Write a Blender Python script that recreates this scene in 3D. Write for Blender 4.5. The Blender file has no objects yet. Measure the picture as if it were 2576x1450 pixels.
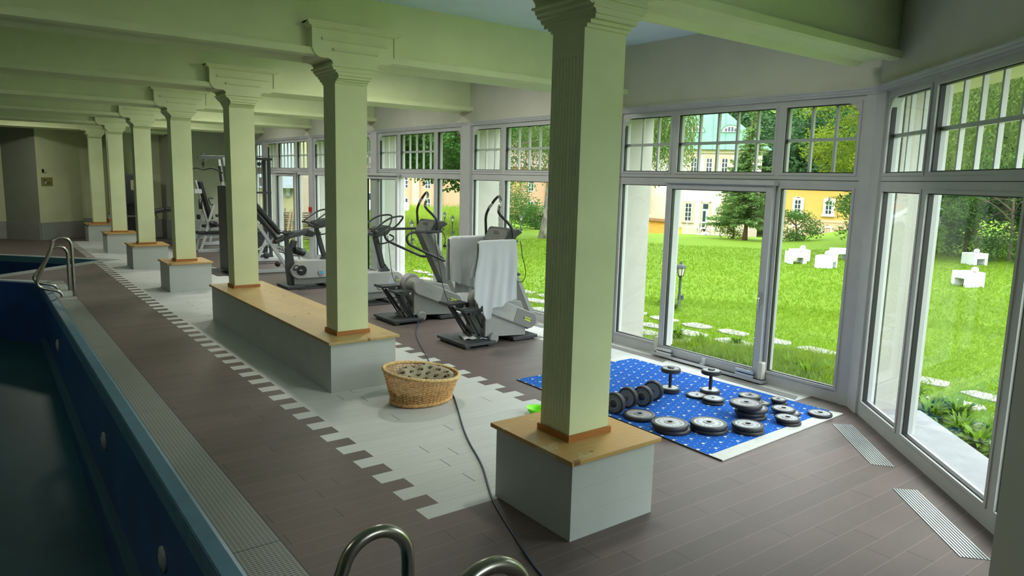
import bpy, bmesh, math, random
from mathutils import Vector, Matrix, Euler, noise
PI = math.pi
R = math.radians
S = bpy.context.scene
COL = S.collection

# ---------------------------------------------------------------- camera, sky, exposure
cam_d = bpy.data.cameras.new('camera'); cam = bpy.data.objects.new('camera', cam_d); COL.objects.link(cam)
cam.location = (-2.80421, -3.06578, 2.2)
cam.rotation_euler = (1.42021, -0.02523, -0.64226)
cam_d.sensor_width = 36.0; cam_d.lens = 1808.527 / 2576 * 36.0
cam_d.clip_start = 0.05; cam_d.clip_end = 600
S.camera = cam
S.view_settings.view_transform = 'Standard'; S.view_settings.look = 'None'
S.view_settings.gamma = 1.0; S.view_settings.exposure = EXPO = 0.38
S.view_settings.use_curve_mapping = False
w = bpy.data.worlds.new('overcast_sky'); S.world = w; w.use_nodes = True
nt = w.node_tree; bg = nt.nodes['Background']
tc = nt.nodes.new('ShaderNodeTexCoord'); sp = nt.nodes.new('ShaderNodeSeparateXYZ'); rp = nt.nodes.new('ShaderNodeValToRGB')
nt.links.new(tc.outputs['Generated'], sp.inputs[0]); nt.links.new(sp.outputs['Z'], rp.inputs[0]); nt.links.new(rp.outputs[0], bg.inputs[0])
rp.color_ramp.elements[0].position = 0.0; rp.color_ramp.elements[0].color = (0.80, 0.86, 0.86, 1)
rp.color_ramp.elements[1].position = 0.8; rp.color_ramp.elements[1].color = (0.92, 1.0, 1.0, 1)
bg.inputs[1].default_value = 5.6
sun_d = bpy.data.lights.new('sun', 'SUN'); sun_d.energy = 1.2; sun_d.angle = R(25); sun_d.color = (1.0, 0.96, 0.86)
sun = bpy.data.objects.new('sun', sun_d); COL.objects.link(sun); sun.rotation_euler = (R(38), R(12), R(20))
S.cycles.max_bounces = 10; S.cycles.diffuse_bounces = 6; S.cycles.glossy_bounces = 3
S.cycles.transparent_max_bounces = 16; S.cycles.transmission_bounces = 4
S.cycles.caustics_reflective = False; S.cycles.caustics_refractive = False
S.cycles.sample_clamp_indirect = 6.0
S.cycles.use_adaptive_sampling = True; S.cycles.adaptive_threshold = 0.03
S.cycles.use_denoising = True

# ---------------------------------------------------------------- materials
MATS = {}
def mat(name, col, rough=0.6, metal=0.0, var=0.0, scale=8.0, bump=0.0, bscale=60.0, stretch=(1, 1, 1), spec=None, col2=None, trans=None, coat=0.0, det=4.0):
    if name in MATS: return MATS[name]
    m = bpy.data.materials.new(name); m.use_nodes = True; MATS[name] = m
    t = m.node_tree; b = t.nodes['Principled BSDF']
    b.inputs['Base Color'].default_value = (*col, 1); b.inputs['Roughness'].default_value = rough
    b.inputs['Metallic'].default_value = metal
    if spec is not None: b.inputs['Specular IOR Level'].default_value = spec
    if coat: b.inputs['Coat Weight'].default_value = coat
    if var or bump:
        c = t.nodes.new('ShaderNodeTexCoord'); mp = t.nodes.new('ShaderNodeMapping'); mp.inputs['Scale'].default_value = stretch
        t.links.new(c.outputs['Object'], mp.inputs[0])
    if var:
        n = t.nodes.new('ShaderNodeTexNoise'); n.inputs['Scale'].default_value = scale; n.inputs['Detail'].default_value = det
        t.links.new(mp.outputs[0], n.inputs['Vector'])
        r = t.nodes.new('ShaderNodeValToRGB'); r.color_ramp.elements[0].position = 0.32; r.color_ramp.elements[1].position = 0.68
        c2 = col2 if col2 else tuple(x * (1 - var) for x in col)
        r.color_ramp.elements[0].color = (*c2, 1); r.color_ramp.elements[1].color = (*[min(1, x * (1 + (0 if col2 else var * 0.6))) for x in col], 1)
        t.links.new(n.outputs[0], r.inputs[0]); t.links.new(r.outputs[0], b.inputs['Base Color'])
    if bump:
        n2 = t.nodes.new('ShaderNodeTexNoise'); n2.inputs['Scale'].default_value = bscale; n2.inputs['Detail'].default_value = 3
        t.links.new(mp.outputs[0], n2.inputs['Vector'])
        bp = t.nodes.new('ShaderNodeBump'); bp.inputs['Strength'].default_value = bump; bp.inputs['Distance'].default_value = 0.01
        t.links.new(n2.outputs[0], bp.inputs['Height']); t.links.new(bp.outputs[0], b.inputs['Normal'])
    return m

class N:
    """small helper to write node maths"""
    def __init__(s, m): s.t = m.node_tree
    def v(s, op, a, b=None, c=None):
        n = s.t.nodes.new('ShaderNodeMath'); n.operation = op
        for i, x in enumerate((a, b, c)):
            if x is None: continue
            if isinstance(x, (int, float)): n.inputs[i].default_value = x
            else: s.t.links.new(x, n.inputs[i])
        return n.outputs[0]
    def mix(s, f, a, b, bt='MIX'):
        n = s.t.nodes.new('ShaderNodeMix'); n.data_type = 'RGBA'; n.blend_type = bt
        for x, k in ((f, 0), (a, 6), (b, 7)):
            if isinstance(x, (int, float)): n.inputs[k].default_value = x
            elif isinstance(x, tuple): n.inputs[k].default_value = (*x, 1)
            else: s.t.links.new(x, n.inputs[k])
        return n.outputs[2]
    def noise(s, vec, scale, det=4.0, w=0):
        n = s.t.nodes.new('ShaderNodeTexNoise'); n.inputs['Scale'].default_value = scale; n.inputs['Detail'].default_value = det
        if vec is not None: s.t.links.new(vec, n.inputs['Vector'])
        return n.outputs[w]
    def xyz(s, vec=None):
        if vec is None:
            c = s.t.nodes.new('ShaderNodeTexCoord'); vec = c.outputs['Object']
        q = s.t.nodes.new('ShaderNodeSeparateXYZ'); s.t.links.new(vec, q.inputs[0]); return q.outputs[0], q.outputs[1], q.outputs[2], vec
    def comb(s, x, y, z):
        q = s.t.nodes.new('ShaderNodeCombineXYZ')
        for i, k in enumerate((x, y, z)):
            if isinstance(k, (int, float)): q.inputs[i].default_value = k
            else: s.t.links.new(k, q.inputs[i])
        return q.outputs[0]
    def white(s, x, y):
        q = s.t.nodes.new('ShaderNodeTexWhiteNoise'); q.noise_dimensions = '2D'; s.t.links.new(s.comb(x, y, 0), q.inputs[0]); return q.outputs[0]
    def bump(s, h, st=0.3, d=0.01):
        b = s.t.nodes.new('ShaderNodeBump'); b.inputs['Strength'].default_value = st; b.inputs['Distance'].default_value = d
        s.t.links.new(h, b.inputs['Height']); s.t.links.new(b.outputs[0], s.t.nodes['Principled BSDF'].inputs['Normal'])
    def out(s, col=None, rough=None):
        p = s.t.nodes['Principled BSDF']
        if col is not None: s.t.links.new(col, p.inputs['Base Color'])
        if rough is not None: s.t.links.new(rough, p.inputs['Roughness'])

CREAM = mat('cream_paint', (0.70, 0.76, 0.47), 0.7, var=0.05, scale=3, bump=0.08, bscale=220)
GREYWALL = mat('grey_beige_paint', (0.62, 0.61, 0.54), 0.8, var=0.05, scale=2, bump=0.08, bscale=200)
BLUECEIL = mat('pale_blue_paint', (0.74, 0.86, 0.98), 0.8, var=0.04, scale=2)
FRAME = mat('white_window_plastic', (0.50, 0.51, 0.54), 0.42, var=0.05, scale=5)
FRAMEW = mat('bright_white_plastic', (0.62, 0.63, 0.64), 0.4)
BLACKG = mat('black_gasket', (0.015, 0.015, 0.016), 0.5)
PLINTH = mat('white_board', (0.52, 0.54, 0.51), 0.6, var=0.04, scale=4, bump=0.1, bscale=150)
BLACKP = mat('black_plastic', (0.018, 0.018, 0.02), 0.42)
STEEL = mat('brushed_steel', (0.45, 0.43, 0.38), 0.28, 1.0, var=0.1, scale=20)
ALU = mat('aluminium', (0.62, 0.63, 0.65), 0.35, 0.9)
TEALP = mat('pool_liner_dark_blue', (0.02, 0.07, 0.24), 0.35, var=0.25, scale=1.5)
PFLOOR = mat('pool_liner_teal', (0.022, 0.095, 0.125), 0.45, var=0.3, scale=0.8)
PCOPE = mat('pool_edge_blue', (0.08, 0.18, 0.27), 0.35, var=0.15, scale=6)
STUCCO = mat('white_render', (0.42, 0.41, 0.38), 0.9, var=0.05, scale=3, bump=0.3, bscale=90)
STUCCOY = mat('pale_yellow_render', (0.60, 0.56, 0.38), 0.9, var=0.06, scale=3, bump=0.3, bscale=90)

# plinths have fine board joints
def board_mat():
    m = mat('painted_boards', (0.50, 0.53, 0.49), 0.62); n = N(m); x, y, z, o = n.xyz()
    f = n.v('FRACT', n.v('DIVIDE', n.v('ADD', z, 0.003), 0.1655))
    line = n.v('LESS_THAN', f, 0.014)
    c = n.mix(n.noise(o, 3.0), (0.42, 0.445, 0.43), (0.50, 0.53, 0.515))
    c = n.mix(n.v('MULTIPLY', line, 0.35), c, (0.20, 0.21, 0.20))
    n.out(c); n.bump(n.noise(o, 160), 0.08); return m
BOARDS = board_mat()

def wood_mat(name, a, b, knots=True, axis=0, stain=False, plank=None):
    m = mat(name, a, 0.45); n = N(m); x, y, z, o = n.xyz()
    ax = [x, y, z]; L = ax[axis]; W = ax[1 - axis] if axis < 2 else x
    v = n.comb(n.v('MULTIPLY', L, 1.2), n.v('MULTIPLY', W, 14), n.v('MULTIPLY', z, 14))
    g = n.noise(v, 1.6, 5)
    g2 = n.v('FRACT', n.v('MULTIPLY', g, 7))
    c = n.mix(g2, a, b); c = n.mix(n.noise(o, 2.2), c, tuple(k * 0.78 for k in a))
    if plank:
        r = n.v('FLOOR', n.v('DIVIDE', W, plank)); q = n.v('FLOOR', n.v('ADD', n.v('DIVIDE', L, 0.55), n.v('MULTIPLY', r, 0.37)))
        c = n.mix(n.v('MULTIPLY', n.white(r, q), 0.45), c, tuple(k * 0.55 for k in a))
    if knots:
        vo = m.node_tree.nodes.new('ShaderNodeTexVoronoi'); vo.inputs['Scale'].default_value = 4.5
        vm = n.comb(n.v('MULTIPLY', L, 0.6), n.v('MULTIPLY', W, 1.3), 0.0); m.node_tree.links.new(vm, vo.inputs['Vector'])
        k = n.v('LESS_THAN', n.v('ADD', vo.outputs['Distance'], n.v('MULTIPLY', n.noise(o, 60), 0.04)), 0.105)
        c = n.mix(n.v('MULTIPLY', k, 0.75), c, (0.10, 0.035, 0.012))
    if stain:
        s = n.v('GREATER_THAN', n.noise(o, 5.0, 6), 0.63)
        c = n.mix(n.v('MULTIPLY', s, 0.45), c, (0.55, 0.55, 0.36))
    n.out(c); n.bump(g, 0.06); return m
PINE = wood_mat('pine_board', (0.58, 0.36, 0.125), (0.50, 0.29, 0.09), True, 0, True)
PINEB = wood_mat('pine_bench_board', (0.60, 0.42, 0.18), (0.50, 0.33, 0.12), True, 1, False, 0.125)
TRIMW = wood_mat('orange_wood_strip', (0.44, 0.17, 0.035), (0.36, 0.13, 0.025), False, 0)

def floor_mat():
    m = mat('wood_look_planks', (0.2, 0.17, 0.15), 0.42, spec=0.3); n = N(m); x, y, z, o = n.xyz()
    P = 0.1655
    yy = n.v('DIVIDE', n.v('SUBTRACT', y, 0.742), P); row = n.v('FLOOR', yy); fr = n.v('FRACT', yy)
    par = n.v('ABSOLUTE', n.v('MODULO', row, 2.0))
    xl = n.v('MULTIPLY_ADD', par, 0.178, -0.565); xr = n.v('MULTIPLY_ADD', par, 0.153, 1.49)
    xw = n.v('MULTIPLY_ADD', par, 0.14, 3.42)
    inb = n.v('MULTIPLY', n.v('GREATER_THAN', x, xl), n.v('LESS_THAN', x, xr))
    inb = n.v('MULTIPLY', inb, n.v('GREATER_THAN', y, 0.742)); inb = n.v('MULTIPLY', inb, n.v('LESS_THAN', y, 22.2))
    inw = n.v('MULTIPLY', n.v('GREATER_THAN', x, xw), n.v('GREATER_THAN', y, 0.90)); inw = n.v('MULTIPLY', inw, n.v('LESS_THAN', y, 21.0))
    white = n.v('MAXIMUM', inb, inw)
    # plank ends
    off = n.white(row, 3.0)
    xs = n.v('ADD', n.v('DIVIDE', n.v('SUBTRACT', x, xl), 1.02), n.v('FLOOR', n.v('MULTIPLY', off, 3.0)))
    xs = n.v('ADD', xs, n.v('MULTIPLY', n.v('GREATER_THAN', off, 0.5), 0.43))
    pid = n.v('FLOOR', xs); fx = n.v('FRACT', xs)
    rnd = n.white(row, pid)
    st = n.comb(n.v('MULTIPLY', x, 3.0), n.v('MULTIPLY', y, 26), n.v('MULTIPLY', row, 3.3))
    g = n.noise(st, 1.3, 6)
    cloud = n.noise(o, 4.2, 3)
    dk = n.mix(g, (0.075, 0.060, 0.055), (0.150, 0.118, 0.110))
    dk = n.mix(n.v('MULTIPLY', rnd, 0.5), dk, (0.17, 0.118, 0.116))
    dk = n.mix(n.v('MULTIPLY', cloud, 0.4), dk, (0.078, 0.067, 0.060))
    wh = n.mix(g, (0.46, 0.475, 0.475), (0.62, 0.64, 0.64)); wh = n.mix(n.v('MULTIPLY', rnd, 0.35), wh, (0.46, 0.47, 0.47))
    spot = n.v('GREATER_THAN', n.noise(o, 2.6, 2), 0.72)
    wh = n.mix(n.v('MULTIPLY', spot, 0.25), wh, (0.3, 0.3, 0.28))
    c = n.mix(white, dk, wh)
    e = n.v('LESS_THAN', fr, 0.022)
    ends = n.v('MULTIPLY', n.v('LESS_THAN', fx, 0.006), n.v('GREATER_THAN', rnd, n.v('MULTIPLY_ADD', white, 0.45, 0.2)))
    c = n.mix(n.v('MULTIPLY', e, 0.42), c, n.mix(white, (0.32, 0.28, 0.26), (0.16, 0.165, 0.16)))
    c = n.mix(ends, c, (0.05, 0.042, 0.038))
    n.out(c, n.v('MULTIPLY_ADD', g, 0.16, 0.45))
    n.bump(n.v('SUBTRACT', n.v('MULTIPLY', g, 0.4), n.v('MAXIMUM', e, ends)), 0.12, 0.004)
    return m
FLOORM = floor_mat()

def glass_mat():
    m = bpy.data.materials.new('window_glass'); m.use_nodes = True; t = m.node_tree; t.nodes.clear()
    o = t.nodes.new('ShaderNodeOutputMaterial'); mx = t.nodes.new('ShaderNodeMixShader'); f = t.nodes.new('ShaderNodeLayerWeight')
    tr = t.nodes.new('ShaderNodeBsdfTransparent'); gl = t.nodes.new('ShaderNodeBsdfGlossy'); f.inputs['Blend'].default_value = 0.5
    p = t.nodes.new('ShaderNodeMath'); p.operation = 'POWER'; p.inputs[1].default_value = 5.0; a = t.nodes.new('ShaderNodeMath'); a.operation = 'MULTIPLY_ADD'; a.inputs[1].default_value = 0.65; a.inputs[2].default_value = 0.03
    tr.inputs[0].default_value = (0.955, 0.98, 0.97, 1); gl.inputs['Roughness'].default_value = 0.02
    t.links.new(f.outputs['Facing'], p.inputs[0]); t.links.new(p.outputs[0], a.inputs[0])
    t.links.new(a.outputs[0], mx.inputs[0]); t.links.new(tr.outputs[0], mx.inputs[1]); t.links.new(gl.outputs[0], mx.inputs[2]); t.links.new(mx.outputs[0], o.inputs[0])
    return m
GLASS = glass_mat()

# ---------------------------------------------------------------- mesh builder
ORG = {}
class MB:
    def __init__(s): s.v = []; s.f = []; s.m = []; s.sm = []
    def add(s, vs, fs, mi=0, sm=False):
        o = len(s.v); s.v += [tuple(map(float, p)) for p in vs]
        s.f += [tuple(i + o for i in f) for f in fs]; s.m += [mi] * len(fs); s.sm += [sm] * len(fs); return s
    def box(s, a, b, mi=0, rot=None, c=None):
        x0, y0, z0 = a; x1, y1, z1 = b
        vs = [Vector(p) for p in ((x0, y0, z0), (x1, y0, z0), (x1, y1, z0), (x0, y1, z0), (x0, y0, z1), (x1, y0, z1), (x1, y1, z1), (x0, y1, z1))]
        if rot is not None:
            cc = Vector(c) if c is not None else (Vector(a) + Vector(b)) / 2; M = Euler(rot).to_matrix()
            vs = [M @ (p - cc) + cc for p in vs]
        return s.add(vs, [(0, 3, 2, 1), (4, 5, 6, 7), (0, 1, 5, 4), (1, 2, 6, 5), (2, 3, 7, 6), (3, 0, 4, 7)], mi)
    def bar(s, p, q, w, h, up=(0, 0, 1), mi=0):
        """rectangular bar from p to q, w across, h along up"""
        p = Vector(p); q = Vector(q); d = (q - p).normalized(); up = Vector(up); sd = d.cross(up).normalized(); u = sd.cross(d).normalized()
        vs = [b + sd * i * w / 2 + u * j * h / 2 for b in (p, q) for i, j in ((-1, -1), (1, -1), (1, 1), (-1, 1))]
        return s.add(vs, [(0, 1, 2, 3), (7, 6, 5, 4), (0, 4, 5, 1), (1, 5, 6, 2), (2, 6, 7, 3), (3, 7, 4, 0)], mi)
    def prism(s, pts, vec, mi=0, sm=False):
        """planar polygon pts extruded along vec"""
        n = len(pts); V = Vector(vec); vs = [Vector(p) for p in pts] + [Vector(p) + V for p in pts]
        nn = Vector((0, 0, 0))
        for i in range(n): nn += Vector(pts[i]).cross(Vector(pts[(i + 1) % n]))
        if nn.dot(V) > 0: a, b = tuple(range(n))[::-1], tuple(range(n, 2 * n)); sd = [(i, (i + 1) % n, n + (i + 1) % n, n + i) for i in range(n)]
        else: a, b = tuple(range(n)), tuple(range(n, 2 * n))[::-1]; sd = [((i + 1) % n, i, n + i, n + (i + 1) % n) for i in range(n)]
        s.add(vs, [a, b], mi); o = len(s.v) - 2 * n
        s.f += [tuple(i + o for i in f) for f in sd]; s.m += [mi] * n; s.sm += [sm] * n; return s
    def tube(s, path, r, n=10, closed=False, mi=0, caps=True, sm=True):
        P = [Vector(p) for p in path]; k = len(P); rr = r if isinstance(r, (list, tuple)) else [r] * k
        vs = []; prev = None
        for i, p in enumerate(P):
            if closed: d = (P[(i + 1) % k] - P[i - 1])
            else: d = P[min(i + 1, k - 1)] - P[max(i - 1, 0)]
            if d.length < 1e-9: d = Vector((0, 0, 1))
            d.normalize()
            if prev is None:
                a = Vector((0, 0, 1)) if abs(d.z) < 0.9 else Vector((1, 0, 0)); u = d.cross(a).normalized()
            else: u = (prev - d * prev.dot(d)); u = u.normalized() if u.length > 1e-6 else d.orthogonal().normalized()
            prev = u; w_ = d.cross(u)
            vs += [p + (u * math.cos(2 * PI * j / n) + w_ * math.sin(2 * PI * j / n)) * rr[i] for j in range(n)]
        fs = []
        for i in range(k if closed else k - 1):
            for j in range(n):
                a, b = i * n + j, i * n + (j + 1) % n; c_, d_ = ((i + 1) % k) * n + (j + 1) % n, ((i + 1) % k) * n + j
                fs.append((a, b, c_, d_))
        s.add(vs, fs, mi, sm)
        if caps and not closed:
            o = len(s.v) - len(vs); s.f += [tuple(o + j for j in range(n))[::-1], tuple(o + (k - 1) * n + j for j in range(n))]; s.m += [mi] * 2; s.sm += [False] * 2
        return s
    def cyl(s, p, q, r, n=24, mi=0, r2=None): return s.tube([p, q], [r, r if r2 is None else r2], n, mi=mi)
    def lathe(s, prof, c=(0, 0, 0), axis=(0, 0, 1), n=32, mi=0, sm=True, mis=None):
        """profile [(r, h)] revolved about axis through c"""
        A = Vector(axis).normalized(); u = A.orthogonal().normalized(); w_ = A.cross(u); c = Vector(c)
        if abs(A.z) > 0.99: u = Vector((1, 0, 0)); w_ = A.cross(u)
        o = len(s.v)
        for r_, h in prof:
            for j in range(n): s.v.append(tuple(c + A * h + (u * math.cos(2 * PI * j / n) + w_ * math.sin(2 * PI * j / n)) * max(r_, 1e-5)))
        for i in range(len(prof) - 1):
            for j in range(n):
                s.f.append((o + i * n + j, o + i * n + (j + 1) % n, o + (i + 1) * n + (j + 1) % n, o + (i + 1) * n + j))
                s.m.append(mis[i] if mis else mi); s.sm.append(sm)
        return s
    def grid(s, fn, nu, nv, mi=0, sm=True, closeu=False):
        vs = [fn(i / nu, j / nv) for j in range(nv + 1) for i in range(nu + (0 if closeu else 1))]
        k = nu + (0 if closeu else 1); fs = [(j * k + i, j * k + (i + 1) % k, (j + 1) * k + (i + 1) % k, (j + 1) * k + i) for j in range(nv) for i in range(nu)]
        return s.add(vs, fs, mi, sm)
    def xf(s, M):
        s.v = [tuple(M @ Vector(p)) for p in s.v]; return s
    def build(s, name, mats, parent=None, org=None, sharp=None, bevel=0.0, solid=0.0, kind=None, sub=0):
        me = bpy.data.meshes.new(name)
        if org is None:
            if parent is not None: org = ORG[parent.name]
            else:
                xs = [p[0] for p in s.v]; ys = [p[1] for p in s.v]; zs = [p[2] for p in s.v]
                org = ((min(xs) + max(xs)) / 2, (min(ys) + max(ys)) / 2, min(zs))
        ox, oy, oz = org
        me.from_pydata([(x - ox, y - oy, z - oz) for x, y, z in s.v], [], s.f)
        if not isinstance(mats, (list, tuple)): mats = [mats]
        for m_ in mats: me.materials.append(m_)
        me.polygons.foreach_set('material_index', s.m); me.polygons.foreach_set('use_smooth', s.sm)
        me.validate(); me.update()
        if sharp is not None: me.set_sharp_from_angle(angle=R(sharp))
        o = bpy.data.objects.new(name, me); COL.objects.link(o)
        if parent is not None:
            o.parent = parent; po = ORG[parent.name]; o.location = (org[0] - po[0], org[1] - po[1], org[2] - po[2])
        else: o.location = org
        ORG[o.name] = org
        if bevel:
            b = o.modifiers.new('bevel', 'BEVEL'); b.width = bevel; b.segments = 2; b.limit_method = 'ANGLE'; b.angle_limit = R(40)
        if solid:
            b = o.modifiers.new('thick', 'SOLIDIFY'); b.thickness = solid; b.offset = 0
        if sub:
            b = o.modifiers.new('sub', 'SUBSURF'); b.levels = sub; b.render_levels = sub
        if kind: o['kind'] = kind
        return o
def tag(o, label=None, cat=None, group=None, kind=None):
    if label: o['label'] = label
    if cat: o['category'] = cat
    if group: o['group'] = group
    if kind: o['kind'] = kind
    return o
def thing(name, label, cat, loc=(0, 0, 0), group=None, kind=None):
    o = bpy.data.objects.new(name, None); COL.objects.link(o); o.location = loc; o.empty_display_size = 0.1
    ORG[o.name] = tuple(loc); return tag(o, label, cat, group, kind)
KIDS = {}
def copy_tree(o, parent=None, loc=None, rotz=None, label=None, scale=None):
    c = o.copy(); COL.objects.link(c)
    if parent is not None: c.parent = parent
    for ch in [k for k in bpy.data.objects if k.parent == o]: copy_tree(ch, c)
    if loc is not None: c.location = loc; ORG[c.name] = tuple(loc)
    if rotz is not None: c.rotation_euler.z = rotz
    if scale is not None: c.scale = scale if isinstance(scale, tuple) else (scale,) * 3
    if label: c['label'] = label
    return c
def text_mb(body, size, ext=0.001, M=None, mi=0, mb=None, align='CENTER', bold=0.0):
    cu = bpy.data.curves.new('lettering_curve', 'FONT'); cu.body = body; cu.size = size; cu.extrude = ext; cu.align_x = align; cu.align_y = 'CENTER'; cu.resolution_u = 2; cu.offset = bold
    ob = bpy.data.objects.new('lettering_curve', cu); COL.objects.link(ob); dg = bpy.context.evaluated_depsgraph_get(); dg.update()
    me = bpy.data.meshes.new_from_object(ob.evaluated_get(dg)); mb = mb or MB(); M = M or Matrix.Identity(4)
    mb.add([M @ v.co for v in me.vertices], [tuple(p.vertices) for p in me.polygons], mi)
    bpy.data.objects.remove(ob); bpy.data.curves.remove(cu); bpy.data.meshes.remove(me); return mb
def arc(c, r, a0, a1, n, f=lambda x, y: (x, y)):
    return [f(c[0] + r * math.cos(R(a0 + (a1 - a0) * i / n)), c[1] + r * math.sin(R(a0 + (a1 - a0) * i / n))) for i in range(n + 1)]
def smooth(P, it=2, closed=False):
    P = [Vector(p) for p in P]
    for _ in range(it):
        Q = [] if closed else [P[0]]
        for i in range(len(P) if closed else len(P) - 1):
            a, b = P[i], P[(i + 1) % len(P)]; Q += [a * 0.75 + b * 0.25, a * 0.25 + b * 0.75]
        if not closed: Q.append(P[-1])
        P = Q
    return P
LW = 42.0

# ================================================================ SHELL
D = 3.6566
HC = 3.95                                   # ceiling height
# floor: one slab, cut back along the two pools
FL = [(-1.44, -6.3), (1.6, -6.3), (1.6, -2.55), (4.30, 0.33), (4.30, 24.6), (-9.2, 24.6), (-9.2, 22.55), (-5.6, 22.55), (0.09, 16.79), (-2.5, 14.3), (-1.62, 13.44), (-1.44, 13.36)]
b = MB(); b.add([(x, y, 0) for x, y in FL], [tuple(range(len(FL)))]); b.add([(x, y, -0.25) for x, y in FL], [tuple(range(len(FL)))[::-1]])
k = len(FL); b.f += [(k + i, k + (i + 1) % k, (i + 1) % k, i) for i in range(k)]; b.m += [0] * k; b.sm += [False] * k
b.build('floor', FLOORM, org=(0, 0, 0), kind='structure')

b = MB(); b.prism([(-9.3, -6.4, HC), (1.65, -6.4, HC), (1.65, -2.7, HC), (4.8, 0.30, HC), (4.8, 24.7, HC), (-9.3, 24.7, HC)], (0, 0, 0.3)); b.build('ceiling', BLUECEIL, kind='structure')

WALLM = mat('olive_cream_wall', (0.58, 0.61, 0.40), 0.8, var=0.06, scale=2, bump=0.06, bscale=180)
DADO = mat('grey_dado_board', (0.30, 0.31, 0.29), 0.6, var=0.06, scale=5)
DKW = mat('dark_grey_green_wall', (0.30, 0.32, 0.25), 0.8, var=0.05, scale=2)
b = MB(); b.box((-9.4, -6.4, -0.2), (-9.2, 24.7, HC)); b.build('wall_left', WALLM, kind='structure')

def wallseg(nm, pts, mw, dado=0.53, md=None, th=0.2, zb=0.0):
    """a wall following pts (room on the right-hand side of the walk), with a dado board as its part"""
    r = None
    for (x0, y0), (x1, y1) in zip(pts, pts[1:]):
        d = Vector((x1 - x0, y1 - y0, 0)).normalized(); nn = Vector((-d.y, d.x, 0))
        w_ = MB(); w_.prism([(x0, y0, zb), (x1, y1, zb), (x1, y1, HC), (x0, y0, HC)], nn * th)
        r = w_.build(nm, mw, kind='structure')
        if dado:
            q = MB(); q.prism([(x0, y0, 0.0), (x1, y1, 0.0), (x1, y1, dado), (x0, y0, dado)], -nn * 0.035)
            q.build('dado_board', md or DADO, r)
    return r
wallseg('wall_far_left', [(-9.2, 24.3), (-1.95, 23.85)], WALLM)
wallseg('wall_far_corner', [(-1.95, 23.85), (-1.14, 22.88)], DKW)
wallseg('wall_far', [(-1.14, 22.88), (0.09, 23.83)], WALLM)
wallseg('wall_far_recess', [(0.09, 23.83), (0.75, 24.1), (0.75, 23.1), (2.25, 22.9)], WALLM, 0.6)
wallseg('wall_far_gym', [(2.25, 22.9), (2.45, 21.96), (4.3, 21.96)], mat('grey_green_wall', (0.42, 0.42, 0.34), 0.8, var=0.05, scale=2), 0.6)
b = MB(); b.prism([(1.30, -1.80, -0.1), (1.42, -1.90, -0.1), (1.68, -2.32, -0.1), (1.68, -2.9, -0.1), (1.30, -2.9, -0.1)], (0, 0, HC + 0.1)); b.build('wall_near_right', GREYWALL, kind='structure')

# ---------------------------------------------------------------- window bays
def frame2(o, du, dn):
    """local frame: u along the wall, w outward, z up"""
    o = Vector((*o, 0)); du = Vector((*du, 0)).normalized(); dn = Vector((*dn, 0)).normalized()
    return lambda u, w_, z: tuple(o + du * u + dn * w_ + Vector((0, 0, z)))
def lbox(mb, T, u0, u1, w0, w1, z0, z1, mi=0):
    vs = [T(u, w_, z) for z in (z0, z1) for u, w_ in ((u0, w0), (u1, w0), (u1, w1), (u0, w1))]
    a = Vector(vs[1]) - Vector(vs[0]); c_ = Vector(vs[3]) - Vector(vs[0]); up = Vector((0, 0, 1))
    fs = [(0, 3, 2, 1), (4, 5, 6, 7), (0, 1, 5, 4), (1, 2, 6, 5), (2, 3, 7, 6), (3, 0, 4, 7)]
    if a.cross(c_).dot(up) < 0: fs = [f[::-1] for f in fs]
    mb.add(vs, fs, mi)
ZB, ZD, ZT, ZU, ZTR = 0.15, 2.17, 2.34, 3.02, 3.09
WN = [0]; DN = [0]
def ring(mb, T, u0, u1, z0, z1, t, w0, w1):
    lbox(mb, T, u0, u0 + t, w0, w1, z0, z1); lbox(mb, T, u1 - t, u1, w0, w1, z0, z1)
    lbox(mb, T, u0 + t, u1 - t, w0, w1, z0, z0 + t); lbox(mb, T, u0 + t, u1 - t, w0, w1, z1 - t, z1)
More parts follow.
